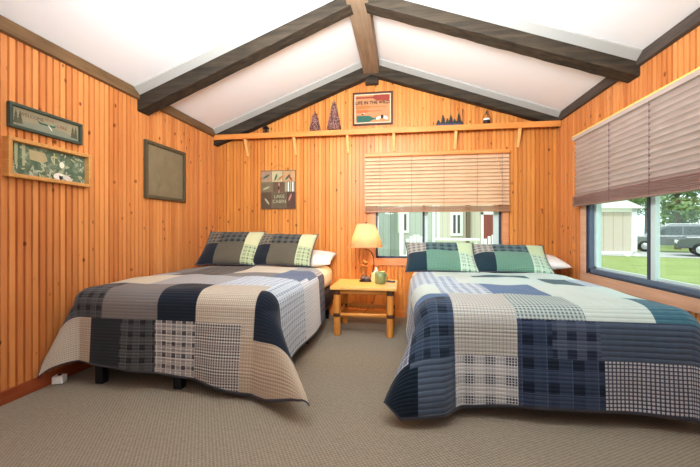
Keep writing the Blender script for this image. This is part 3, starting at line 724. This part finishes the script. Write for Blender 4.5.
# ------------------------------------------------------------------ beds
def rbox(name, x0, y0, z0, x1, y1, z1, mat, bev=.04, parent=None):
    m = MB().box(x0, y0, z0, x1, y1, z1); o = m.build(name, mat, parent, smooth=True)
    b = o.modifiers.new('bevel', 'BEVEL'); b.width = bev; b.segments = 4; return o
def bed(x0, x1, yf, yh, zt, lab, side_leg):
    t = thing('metal_bed', 'low black metal bed frame under the %s box spring' % lab, 'bed', ((x0+x1)/2, (yf+yh)/2, 0), 0, 'bed frames')
    cx, cy = (x0+x1)/2, (yf+yh)/2; w_, l_ = (x1-x0)/2, (yh-yf)/2
    m = MB()
    for sx in (-1, 1): m.box(sx*(w_-.06)-.02, -l_+.04, .155, sx*(w_-.06)+.02, l_-.02, .19)
    for yy in (-l_+.06, 0, l_-.06): m.box(-w_+.08, yy-.02, .155, w_-.08, yy+.02, .19)
    m.box(-.02, -l_+.04, .155, .02, l_-.02, .19)
    m.build('rails', M['black'], t)
    for px in (-w_+.24, .08, w_-.09):
        for py in (-l_+(.04 if side_leg else .22), 0, l_-.15):
            MB().box(px-.03, py-.025, 0, px+.03, py+.025, .16).build('leg', M['black'], t, bevel=.004)
    o = rbox('box_spring', x0+.03, yf+.04, .19, x1-.03, yh, .375, M['dkfabric'], .03); tag(o, 'charcoal box spring beneath the %s mattress' % lab, 'box spring', 'box springs')
    o = rbox('mattress', x0+.035, yf+.05, .376, x1-.035, yh, zt-.03, M['sheet'], .09); tag(o, 'mattress in a cream fitted sheet on the %s bed' % lab, 'mattress', 'mattresses')
bed(-2.33, -.82, 2.17, 4.37, .665, 'left', True)
bed(.08, 1.62, 2.12, 4.34, .635, 'right', False)
make_quilt(QL, -2.62, -.34, [(-2.6, 1.735), (-2.12, 1.71), (-1.65, 1.665), (-1.35, 1.65), (-1.05, 1.59), (-.8, 1.59), (-.5, 1.66), (-.35, 1.73)], 3.68, patchL, QM_L,
           'patchwork quilt of black, cream and grey squares on the left bed')
make_quilt(QR, -.30, 1.80, [(-.30, 1.80), (-.07, 1.60), (.31, 1.59), (.65, 1.615), (1.1, 1.62), (1.8, 1.60)], 3.72, patchR, QM_R,
           'patchwork quilt of navy, slate and teal squares on the right bed')

# ------------------------------------------------------------------ pillows
def pillow_mesh(w_, h_, th, nx=44, ny=32, pinch=.06, seed=0, sag=0):
    """returns verts, faces, uvs(0..1) ; local x width, y height, z thickness"""
    vs = []; uv = []; fs = []
    for side in (1, -1):
        for i in range(nx+1):
            for j in range(ny+1):
                a = -1+2*i/nx; b = -1+2*j/ny
                e = max(0, (1-abs(a)**2.6))*max(0, (1-abs(b)**2.6))
                z = side*th/2*e**.5
                x = a*w_/2*(1-pinch*(1-b*b)*abs(a)**3*1.0); y = b*h_/2*(1-pinch*(1-a*a)*abs(b)**3*1.2)
                nz = noise.noise(Vector((x*6+seed, y*6, side*2)))*.018*e
                y -= sag*(1-a*a)*max(0, b)*h_*.5
                vs.append((x, y, z+nz*side)); uv.append((a*.5+.5, b*.5+.5))
    o = (nx+1)*(ny+1)
    for s_ in (0, 1):
        for i in range(nx):
            for j in range(ny):
                q = [i*(ny+1)+j, (i+1)*(ny+1)+j, (i+1)*(ny+1)+j+1, i*(ny+1)+j+1]
                q = [k_+s_*o for k_ in q]
                fs.append(tuple(q if s_ == 0 else reversed(q)))
    return vs, fs, uv
def pillow(name, w_, h_, th, M4, mats, patch, label, cat, group=None, seed=0, sag=0, scale=(.7, .5), trim=None):
    vs, fs, uv = pillow_mesh(w_, h_, th, seed=seed, sag=sag)
    me = bpy.data.meshes.new(name); me.from_pydata(vs, [], fs)
    for m_ in mats: me.materials.append(m_)
    mi = []
    for f in fs:
        if patch is None: mi.append(0); continue
        a = sum(uv[k_][0] for k_ in f)/4; b = sum(uv[k_][1] for k_ in f)/4; mi.append(patch(a, b))
    me.polygons.foreach_set('material_index', mi); me.polygons.foreach_set('use_smooth', [True]*len(fs))
    l = me.uv_layers.new(name='UVMap')
    for lp in me.loops: a, b = uv[lp.vertex_index]; l.data[lp.index].uv = (a*scale[0], b*scale[1])
    bm = bmesh.new(); bm.from_mesh(me); bmesh.ops.remove_doubles(bm, verts=bm.verts, dist=.0005); bm.to_mesh(me); bm.free()
    o = bpy.data.objects.new(name, me); C.objects.link(o); o.matrix_world = M4
    if trim:
        pts = []
        nx = 24
        def P_(a, b): return (a*w_/2*(1-.06*(1-b*b)*abs(a)**3), b*h_/2*(1-.072*(1-a*a)*abs(b)**3)-sag*(1-a*a)*max(0, b)*h_*.5, 0)
        for i in range(nx): pts.append(P_(-1+2*i/nx, -1))
        for i in range(nx): pts.append(P_(1, -1+2*i/nx))
        for i in range(nx): pts.append(P_(1-2*i/nx, 1))
        for i in range(nx+1): pts.append(P_(-1, 1-2*i/nx))
        MB().tube(pts, .006, 8).build('piping', trim, o, smooth=True)
    return tag(o, label, cat, group)
P_ = {}
P_['mid'] = fabric('pillow_brown_plaid', (124, 116, 100), (96, 90, 80), (70, 64, 62), p=.055, puff=.3)
P_['nv'] = fabric('pillow_black_navy', (34, 38, 46), puff=.3)
P_['dk'] = fabric('pillow_charcoal_plaid', (92, 92, 86), (62, 62, 60), (40, 42, 44), p=.075, puff=.3)
P_['tex'] = fabric('pillow_taupe_texture', (112, 104, 88), line=(84, 78, 66), lp=.012, lw=.4, puff=.5)
P_['crm'] = fabric('pillow_cream', (206, 204, 160), puff=.3)
P_['grn'] = fabric('pillow_green_plaid', (176, 184, 140), (144, 156, 116), (104, 122, 90), p=.05, line=(206, 208, 176), lp=.03, lw=.15, puff=.3)
PL = [P_[k_] for k_ in ('mid', 'nv', 'dk', 'tex', 'crm', 'grn')]
R_ = {}
R_['mid'] = fabric('pillow_grey_pink_plaid', (172, 168, 156), (138, 134, 128), (104, 104, 106), p=.055, puff=.3)
R_['nv'] = fabric('pillow_dark_teal_navy', (32, 52, 62), puff=.3)
R_['dk'] = fabric('pillow_deep_green_plaid', (88, 112, 112), (60, 84, 90), (38, 58, 68), p=.075, puff=.3)
R_['tex'] = fabric('pillow_green_texture', (118, 158, 136), line=(88, 130, 112), lp=.014, lw=.4, puff=.7)
R_['crm'] = fabric('pillow_pale_green', (194, 214, 172), puff=.3)
R_['grn'] = fabric('pillow_mint_plaid', (180, 204, 180), (150, 182, 156), (116, 152, 130), p=.05, line=(214, 226, 206), lp=.03, lw=.15, puff=.3)
PR = [R_[k_] for k_ in ('mid', 'nv', 'dk', 'tex', 'crm', 'grn')]
def sham_patch(a, b):
    if a < .30: return 0 if b > .52 else 1
    if a < .74: return 2 if b > .56 else 3
    return 4 if b > .50 else 5
def lean(x, y, z, tilt, rz=0, roll=0):
    """pillow bottom edge at (x,y,z); tilt from horizontal in deg; face towards -Y"""
    return Matrix.Translation((x, y, z)) @ Matrix.Rotation(rz, 4, 'Z') @ Matrix.Rotation(math.radians(tilt), 4, 'X') @ Matrix.Rotation(roll, 4, 'Z')
def sham(x, y, z, w_, h_, tilt, mats, label, seed, rz=0, roll=0, th=.15, sag=0):
    c_ = math.cos(math.radians(tilt)); s_ = math.sin(math.radians(tilt))
    M4 = lean(x, y+h_/2*c_, z+h_/2*s_, tilt, rz, roll)
    return pillow('throw_pillow', w_, h_, th, M4, mats, sham_patch, label, 'pillow', 'patchwork pillow shams', seed, sag, trim=M['binding'])
sham(-1.935, 3.65, .685, .68, .50, 47, PL, 'brown and cream patchwork pillow nearest the left wall', 1, .04, .0)
sham(-1.315, 3.67, .685, .70, .48, 45, PL, 'brown and cream patchwork pillow on the left bed, nearest the lamp', 5, 0, -.02)
sham(.40, 3.68, .645, .73, .46, 38, PR, 'green and teal patchwork pillow on the right bed, nearest the lamp', 9, 0, 0)
sham(1.10, 3.70, .645, .76, .46, 35, PR, 'green and teal patchwork pillow on the right bed, nearest the large window', 13, -.02, -.03, sag=.05)
def white_pillow(x, y, z, w_, label, tilt=12, seed=0):
    pillow('bed_pillow', w_, .44, .15, lean(x, y, z, tilt), [M['white_cotton']], None, label, 'pillow', 'white sleeping pillows', seed)
white_pillow(-1.985, 4.12, .735, .72, 'white pillow behind the patchwork pillow nearest the left wall', 12, 21)
white_pillow(-1.16, 4.12, .735, .72, 'white pillow poking out beside the lamp on the left bed', 12, 24)
white_pillow(1.35, 4.12, .73, .74, 'white pillow poking out by the large window on the right bed', 10, 30)

# ------------------------------------------------------------------ nightstand
NX0, NX1, NY0, NY1, NZ = -.725, -.055, 3.51, 4.10, .50
t = thing('nightstand', 'low honey log nightstand standing between the two beds', 'nightstand', ((NX0+NX1)/2, (NY0+NY1)/2, 0))
hw, hd = (NX1-NX0)/2, (NY1-NY0)/2
MB().box(-hw, -hd, NZ-.032, hw, hd, NZ).build('table_top', M['ns_top'], t, bevel=.006)
JT = plain('dark_brown_binding', (74, 46, 34), .6)
for sx in (-1, 1):
    for sy in (-1, 1):
        cx, cy = sx*(hw-.065), sy*(hd-.06)
        MB().lathe([(.001, 0), (.032, 0), (.036, .006), (.036, .25), (.034, NZ-.032), (.001, NZ-.032)], 18, (cx, cy, 0)).build('leg', M['log'], t, smooth=False)
        for z0_, z1_ in ((.188, .228), (NZ-.085, NZ-.034)):
            MB().lathe([(.035, z0_), (.0385, z0_+.004), (.0385, z1_-.004), (.035, z1_)], 18, (cx, cy, 0)).build('leather_wrap', JT, t)
M['log_x'] = timber('honey_rail_wood', (236, 166, 84), (202, 126, 54), 1.4, 0, .4, .4, .12)
for z_, rr in ((.208, .02), (NZ-.058, .022)):
    for sy in (-1, 1): MB().tube([(-hw+.065, sy*(hd-.06), z_), (hw-.065, sy*(hd-.06), z_)], rr, 14).build('rail', M['log_x'], t, smooth=True)
    for sx in (-1, 1): MB().tube([(sx*(hw-.065), -hd+.06, z_), (sx*(hw-.065), hd-.06, z_)], rr*.85, 14).build('rail', M['log_x'], t, smooth=True)

# lamp
LX, LY = -.40, 3.93
t = thing('table_lamp', 'lit table lamp with a bear figure and tapered cream shade on the nightstand', 'lamp', (LX, LY, NZ))
MB().lathe([(.001, 0), (.075, 0), (.078, .008), (.06, .018), (.03, .026), (.001, .028)], 24).build('base', M['bronze'], t, smooth=True)
m = MB()
for i in range(11):
    a = i*.9; r_ = random.uniform(.015, .026); c_ = (.035*math.cos(a)+random.uniform(-.01, .01)-.01, .035*math.sin(a), .03+random.uniform(0, .03))
    m.lathe([(.001, -r_), (r_*.8, -r_*.6), (r_, 0), (r_*.7, r_*.6), (.001, r_*.85)], 8, c_)
m.build('rocks', plain('grey_rock', (120, 104, 100), .6, var=.3), t, smooth=True)
arc = [(.02, 0, .03), (.055, 0, .06), (.08, 0, .12), (.088, 0, .2), (.08, 0, .28), (.055, 0, .335), (.02, 0, .355), (-.01, 0, .35), (0, 0, .37), (0, 0, .635)]
MB().tube(arc, .0055, 10).build('curved_stem', M['bronze'], t, smooth=True)
# climbing bear figure (one body)
m = MB()
def blob(c_, r_, sc=(1, 1, 1), n=12):
    prof = [(math.sin(PI*i/8), -math.cos(PI*i/8)) for i in range(9)]; o = len(m.v)
    m.lathe([(max(a, .001)*r_, b*r_) for a, b in prof], n)
    for i in range(o, len(m.v)): v_ = m.v[i]; m.v[i] = (c_[0]+v_[0]*sc[0], c_[1]+v_[1]*sc[1], c_[2]+v_[2]*sc[2])
blob((-.035, 0, .115), .03, (.85, .85, 1.5)); blob((-.018, 0, .168), .021, (1, .9, 1)); blob((-.002, 0, .165), .009, (1.3, 1, .9))
for sy in (-1, 1):
    blob((-.026, sy*.014, .186), .006); m.tube([(-.035, sy*.02, .14), (-.012, sy*.022, .145), (.006, sy*.012, .135)], [.011, .009, .007], 8); m.tube([(-.04, sy*.02, .09), (-.02, sy*.024, .075), (-.012, sy*.022, .05)], [.014, .011, .009], 8)
m.v = [(a*1.3+.012, b*1.3, c_*1.28-.01) for a, b, c_ in m.v]
bo = m.build('bear_figure', plain('bronze_brown_figure', (156, 98, 40), .45, .4, .3), t, smooth=True)
rm = bo.modifiers.new('fuse', 'REMESH'); rm.mode = 'VOXEL'; rm.voxel_size = .004; rm.use_smooth_shade = True
def shade_mat():
    s = NT('cream_lampshade'); d = s.n('ShaderNodeBsdfDiffuse'); tl = s.n('ShaderNodeBsdfTranslucent'); mx = s.n('ShaderNodeMixShader')
    n = s.noise(s.obj(), 120, 2); c_ = s.mix(n, lin((246, 216, 172)), lin((252, 224, 182)))
    s.L.new(c_, d.inputs[0]); s.L.new(c_, tl.inputs[0]); mx.inputs[0].default_value = .5
    s.L.new(d.outputs[0], mx.inputs[1]); s.L.new(tl.outputs[0], mx.inputs[2]); s.L.new(mx.outputs[0], s.out.inputs[0]); return s.m
SH = shade_mat()
z0_, z1_ = .385, .64
MB().lathe([(.188, z0_), (.100, z1_), (.098, z1_), (.186, z0_)], 40, close=True).build('lamp_shade', SH, t, smooth=True)
m = MB(); m.tube([(.189*math.cos(i*PI/20), .189*math.sin(i*PI/20), z0_) for i in range(41)], .003, 6); m.tube([(.101*math.cos(i*PI/20), .101*math.sin(i*PI/20), z1_) for i in range(41)], .003, 6)
for a in range(3): m.tube([(0, 0, z1_-.005), (.099*math.cos(a*2.09), .099*math.sin(a*2.09), z1_)], .0015, 5)
m.build('shade_rim', plain('beige_trim', (228, 190, 140), .7), t)
MB().lathe([(.001, .63), (.008, .635), (.006, .648), (.009, .656), (.001, .664)], 12).build('finial', M['bronze'], t, smooth=True)
BE = NT('glowing_bulb'); e = BE.n('ShaderNodeEmission'); e.inputs[0].default_value = (1, .62, .28, 1); e.inputs[1].default_value = 60; BE.L.new(e.outputs[0], BE.out.inputs[0])
MB().lathe([(.001, .45), (.018, .455), (.03, .48), (.026, .505), (.013, .525), (.001, .53)], 16).build('bulb', BE.m, t, smooth=True)
MB().tube([(.05, .03, .006), (.12, .12, .006), (.13, .185, .004), (.12, .2, -.1), (.05, .22, -.3), (-.1, .3, -.47), (-.3, .4, -.49)], .003, 6).build('power_cord', M['bronze'], t)
pl = lamp('lamp_glow', 'POINT', (LX, LY, NZ+.49), 30, (1, .60, .26), shadow_soft_size=.04)

# mug, tissue box, pen
t = thing('mug', 'green patterned mug standing on the nightstand in front of the lamp', 'mug', (-.232, 3.78, NZ), -.5)
s = NT('green_glaze'); v = s.noise(s.obj(), 70, 3)
GM = s.done(s.mix(v, lin((74, 98, 58)), lin((158, 168, 108))), .3, .5)
MB().lathe([(.001, 0), (.050, 0), (.055, .006), (.057, .06), (.056, .128), (.052, .128), (.052, .01), (.001, .008)], 28).build('cup', GM, t, smooth=True)
MB().tube([(.054, 0, .105), (.08, 0, .1), (.09, 0, .066), (.08, 0, .036), (.054, 0, .03)], .007, 8).build('handle', GM, t, smooth=True)
t = thing('tissue_box', 'small cream tissue box with a white tissue beside the green mug', 'tissue box', (-.285, 3.93, NZ))
MB().box(-.05, -.05, 0, .05, .05, .10).build('carton', plain('cream_card', (240, 206, 150), .6, var=.05), t, bevel=.004)
m = MB(); n = 14
for i in range(n+1):
    a = i/n*2*PI; m.v += [(.03*math.cos(a)*(1+.2*math.sin(3*a)), .012*math.sin(a), .099), (.014*math.cos(a+.3)*(1+.4*math.sin(2*a)), .008*math.sin(a), .13), (.008*math.cos(a)-.005, .004*math.sin(a), .155+.008*math.sin(2*a))]
for i in range(n):
    for k_ in range(2): m.f.append((i*3+k_, (i+1)*3+k_, (i+1)*3+k_+1, i*3+k_+1)); m.mi.append(0)
m.build('tissue', M['white_cotton'], t, smooth=True)
m = MB(); m.box(-.05, -.018, 0, .05, .018, .018)
o = m.build('remote_control', M['frame_dark'], bevel=.005, loc=(-.125, 3.9, NZ)); o.rotation_euler = (0, 0, -.3); tag(o, 'small dark remote lying on the nightstand right of the mug', 'remote')
# outlet adapter on floor
t = thing('power_adapter', 'small white power adapter at the foot of the left wall by the bed leg', 'adapter', (-2.375, 2.16, 0), .3)
MB().box(-.035, -.03, 0, .035, .03, .055).build('body', M['white_cotton'], t, bevel=.008)
MB().lathe([(.001, 0), (.012, 0), (.012, .006), (.001, .007)], 12, (0, 0, .055)).build('button', M['black'], t)
MB().tube([(-.03, 0, .02), (-.07, .02, .01), (-.08, .15, .006), (-.075, .5, .006)], .004, 6).build('cable', M['white_cotton'], t, smooth=True)

# ------------------------------------------------------------------ outside
GZ = -.30
s = NT('lawn_grass'); n1 = s.noise(s.obj(), 1.2, 3); n2 = s.noise(s.obj(), 30, 3)
f = s.math('ADD', s.math('MULTIPLY', n1, .6), s.math('MULTIPLY', n2, .5), clamp=True)
LAWN = s.done(s.mix(f, lin((112, 130, 64)), lin((176, 184, 118))), .9, .1)
struct(MB().box(-40, YB+.2, GZ-.1, 60, 70, GZ).build('ground_lawn', LAWN)); 
struct(MB().box(XR+.2, -30, GZ-.1, 60, YB+.2, GZ).build('ground_lawn_side', LAWN))
def strip(p0, p1, w_, z, name, mat):
    a = Vector(p0); b = Vector(p1); d = (b-a).normalized(); n_ = Vector((-d.y, d.x))*w_/2
    m = MB(); q = [a+n_, a-n_, b-n_, b+n_]
    m.add([(p.x, p.y, z-.02) for p in q]+[(p.x, p.y, z) for p in q], [(0, 1, 2, 3), (7, 6, 5, 4), (0, 4, 5, 1), (1, 5, 6, 2), (2, 6, 7, 3), (3, 7, 4, 0)]); return m.build(name, mat)
o = strip((9, 24.5), (30, 15.5), 5.6, GZ+.03, 'gravel_road', plain('pale_gravel', (196, 192, 186), .9, var=.15, scale=6)); struct(o)
SID = {}
def siding(name, rgb, p=.2):
    s = NT(name); x, y, z = s.sep(s.obj()); f = s.math('FRACT', s.math('DIVIDE', s.math('ADD', x, 50), p)); g = s.math('LESS_THAN', f, .08)
    c_ = lin(rgb); return s.done(s.mix(g, c_, tuple(k_*.72 for k_ in c_)), .8, .1)
S1 = siding('sage_board_siding', (186, 194, 182)); S2 = siding('beige_board_siding', (212, 204, 186)); S3 = siding('tan_board_siding', (206, 194, 178), .55); S0 = siding('grey_green_board_siding', (158, 168, 158))
WH = plain('white_exterior_paint', (246, 246, 240), .6, var=.02); DKG = plain('dark_window_glass', (70, 78, 74), .15, .6)
ROOF = plain('grey_shingle_roof', (120, 116, 112), .9)
def cabin(name, label, x0, x1, y, depth, h, sid, rot=0, org=None):
    t = thing(name, label, 'building', (x0, y, GZ), rot)
    w_ = x1-x0
    MB().box(0, 0, 0, w_, depth, h).build('wall', sid, t)
    MB().prism([(-.02, h), (w_+.02, h), (w_/2, h+w_*.22)], lambda a, b, s_: (a, -.35+(depth+.7)*s_, b)).build('roof', ROOF, t)
    m = MB(); m.box(-.02, -.03, 0, .1, 0, h); m.box(w_-.1, -.03, 0, w_+.02, 0, h); m.build('corner_trim', WH, t); return t
def cab_window(t, x0, x1, z0, z1, name='window'):
    m = MB(); e_ = .1
    for a in ((x0-e_, z0-e_, x1+e_, z0), (x0-e_, z1, x1+e_, z1+e_), (x0-e_, z0, x0, z1), (x1, z0, x1+e_, z1), ((x0+x1)/2-.03, z0, (x0+x1)/2+.03, z1)): m.box(a[0], -.05, a[1], a[2], 0, a[3])
    f_ = m.build(name, WH, t); MB().box(x0, -.02, z0, x1, 0, z1).build('pane', DKG, f_)
YC = 14
t = cabin('neighbour_cabin', 'grey green board cabin with a small white window, seen left through the back window', -1.7, 1.25, YC, 5, 2.9, S1)
cab_window(t, 1.62, 1.86, 1.36, 2.0)
MB().box(-.0, -.9, 0, 1.25, 0, 2.9).build('wall', S0, t)
t = cabin('neighbour_cabin', 'cream board cabin with a brick red door, seen right through the back window', 1.32, 6.6, YC, 5, 3.0, S2)
cab_window(t, .60, .86, 1.25, 1.95)
m = MB()
for a in ((1.62, 0, 1.71, 2.05), (2.09, 0, 2.18, 2.05), (1.62, 1.96, 2.18, 2.06)): m.box(a[0], -.06, a[1], a[2], 0, a[3])
dd = m.build('door_casing', WH, t); DR = plain('brick_red_door', (140, 70, 60), .5)
MB().box(1.71, -.04, 0, 2.09, 0, 1.96).build('door', DR, t)
MB().box(1.07, -.25, 0, 1.2, 0, 3.0).build('downpipe', plain('brown_downpipe', (112, 100, 84), .7), t)
o = MB().box(-.05, 0, 0, .05, .12, 2.9).build('porch_post', WH, loc=(-.02, 9, GZ)); tag(o, 'white porch post outside the back window', 'post')
# white garden chairs outside
def garden_chair(x, y, rz, label, first=None):
    if first: return copy_tree(first, (x, y, GZ), rz, label)
    t = thing('garden_chair', label, 'chair', (x, y, GZ), rz, 'white garden chairs outside'); t.scale = (1.15, 1.15, 1.18)
    MB().box(-.24, -.24, .40, .24, .24, .44).build('seat', WH, t, bevel=.01)
    m = MB()
    for i in range(6):
        xx = -.22+i*.078; m.box(xx, .22, .42, xx+.055, .25, .95+.12*math.sin((i+.5)/6*PI))
    m.build('backrest', WH, t)
    for sx in (-1, 1):
        for sy in (-1, 1): MB().box(sx*.21-.025, sy*.21-.025, 0, sx*.21+.025, sy*.21+.025, .40).build('leg', WH, t)
        MB().box(sx*.26-.035, -.26, .62, sx*.26+.035, .26, .65).build('armrest', WH, t)
    return t
gc = garden_chair(.42, 8.6, .3, 'white garden chair outside, seen left through the back window')
garden_chair(2.15, 8.9, -.4, 'white garden chair outside, seen near the cream cabin downpipe', gc)
t = thing('garden_table', 'white garden table outside between the two garden chairs', 'table', (1.3, 8.9, GZ))
MB().box(-.48, -.35, 1.12, .48, .35, 1.17).build('table_top', WH, t, bevel=.01)
for sx in (-1, 1):
    for sy in (-1, 1): MB().box(sx*.4-.03, sy*.28-.03, 0, sx*.4+.03, sy*.28+.03, 1.12).build('leg', WH, t)
# tan cabin seen through the right window
t = thing('neighbour_cabin', 'tan board cabin with white trim on the lawn seen through the large right window', 'building', (9.2, 22.0, GZ), .13)
MB().box(0, 0, .12, 4.1, 4, 2.55).build('wall', S3, t)
m = MB(); m.box(3.85, -.06, 0, 4.14, 0, 2.62); m.box(0, -.06, 2.42, 4.14, 0, 2.62); m.box(0, -.06, 0, 4.14, 0, .16); m.build('white_trim', WH, t)
MB().prism([(-.3, 2.62), (4.4, 2.62), (2.05, 3.6)], lambda a, b, s_: (a, -.35+4.7*s_, b)).build('roof', WH, t)
for x, y in ((11.55, 20.3), (11.95, 20.2)):
    m = MB(); m.lathe([(.001, 0), (.13, 0), (.15, .07), (.1, .15), (.001, .17)], 10, (0, 0, 0)); o = m.build('garden_stone', WH, smooth=True, loc=(x, y, GZ))
    tag(o, 'small white garden stone on the lawn before the tan cabin, %s of the two' % ('left' if x < 11.7 else 'right'), 'stone', 'white garden stones')
# car: local x = length
def suv(loc, rz, rgb, label, L=4.7, Hh=1.68):
    t = thing('car', label, 'car', loc, rz)
    body = [(-2.3, .42), (-2.34, .78), (-2.25, 1.0), (-2.15, 1.05), (2.0, 1.02), (2.2, .92), (2.34, .75), (2.34, .42)]
    cab = [(-2.2, 1.02), (-2.05, 1.50), (-1.75, 1.65), (.35, 1.68), (.75, 1.58), (1.35, 1.04)]
    PT = plain('car_paint_'+label[:4], rgb, .25, .6, .2, .03)
    MB().prism(body, lambda a, b, s_: (a, -.9+1.8*s_, b)).build('body', PT, t, bevel=.06)
    MB().prism(cab, lambda a, b, s_: (a, (-.78 if s_ == 0 else .78)*(1-(b-1.0)*.12), b)).build('cabin_shell', PT, t, bevel=.05)
    G = DKG
    for sd in (-1, 1):
        for q in ([(-1.98, 1.1), (-1.85, 1.48), (-1.3, 1.53), (-1.3, 1.1)], [(-1.22, 1.1), (-1.22, 1.53), (-.35, 1.55), (-.35, 1.1)], [(-.27, 1.1), (-.27, 1.55), (.4, 1.54), (.95, 1.12)]):
            MB().prism(q, lambda a, b, s_: (a, sd*(.775*(1-(b-1.0)*.12)+.012*s_), b)).build('side_window', G, t)
        for wx in (-1.45, 1.45):
            w_ = MB(); pr = [(.001, -.11), (.25, -.11), (.34, -.08), (.35, 0), (.34, .08), (.25, .11), (.001, .11)]
            w_.lathe(pr, 24); w_.v = [(wx+a, sd*.82+c__, .35+b) for a, b, c__ in w_.v]; wo = w_.build('wheel', M['black'], t, smooth=True)
            h_ = MB(); h_.lathe([(.001, -.125), (.19, -.12), (.21, -.10), (.21, .10), (.19, .12), (.001, .125)], 16); h_.v = [(wx+a, sd*.82+c__, .35+b) for a, b, c__ in h_.v]; h_.build('hubcap', plain('silver_rim', (200, 202, 206), .3, .5, .6), wo, smooth=True)
    m = MB(); m.box(2.25, -.8, .66, 2.37, -.45, .82); m.box(2.25, .45, .66, 2.37, .8, .82); m.build('headlight', WH, t)
    m = MB(); m.tube([(-1.7, -.6, 1.70), (.3, -.6, 1.73)], .025, 6); m.tube([(-1.7, .6, 1.70), (.3, .6, 1.73)], .025, 6); m.build('roof_rail', plain('silver_rail', (206, 208, 210), .3, .5, .6), t)
    return t
suv((16.5, 20.1, GZ+.03), -.55+PI, (84, 88, 92), 'dark grey car parked on the road seen at the right edge of the large window')
suv((16.6, 24.6, GZ+.03), -.45+PI, (120, 124, 126), 'lighter grey car behind the dark car, seen through the large window')
# trees
LEAF = [NT('leaf_green_%d' % i) for i in range(2)]
for i, s in enumerate(LEAF):
    n = s.noise(s.obj(), 1.1, 3); c1, c2 = (((76, 108, 62), (160, 182, 122)), ((96, 126, 80), (184, 200, 146)))[i]
    s.b.inputs['Subsurface Weight'].default_value = 0
    LEAF[i] = s.done(s.mix(n, lin(c1), lin(c2)), .7, .2)
BARK = plain('grey_bark', (104, 90, 76), .9)
def tree(x, y, h, r, label, mi, zc=None, nl=4200):
    t = thing('leafy_tree', label, 'tree', (x, y, GZ), 0, 'trees beyond the road')
    MB().tube([(0, 0, 0), (.05, 0, h*.3), (0, .1, h*.6), (.1, 0, h*.85)], [.2, .16, .11, .04], 10).build('trunk', BARK, t)
    m = MB(); cl = [(Vector((random.gauss(0, r*.45), random.gauss(0, r*.45), random.uniform(h*.22, h))), random.uniform(.25, .5)*r) for _ in range(26)]
    for i in range(nl):
        c_, rr = random.choice(cl); d = Vector((random.gauss(0, 1), random.gauss(0, 1), random.gauss(0, 1))).normalized(); p = c_+d*rr*random.uniform(.6, 1)
        a = Vector((random.gauss(0, 1), random.gauss(0, 1), random.gauss(0, 1))).normalized()*.16; b = d.cross(a).normalized()*.09
        m.add([p-a, p+b, p+a, p-b], [(0, 1, 2, 3)])
    m.build('foliage', LEAF[mi], t)
tree(19.5, 28.5, 7, 2.3, 'leafy green tree behind the parked cars, right of the tan cabin', 0)
tree(25.5, 27.0, 8, 2.7, 'leafy green tree behind the parked cars at the right edge of the window', 1)
tree(14.6, 36.5, 7, 1.9, 'leafy green tree close behind the tan cabin corner', 1)
tree(23.0, 37.5, 10, 3.0, 'tall green tree farthest beyond the parked cars', 0)
tree(31.0, 34.0, 9, 2.8, 'broad tree right of the other trees beyond the road', 0)
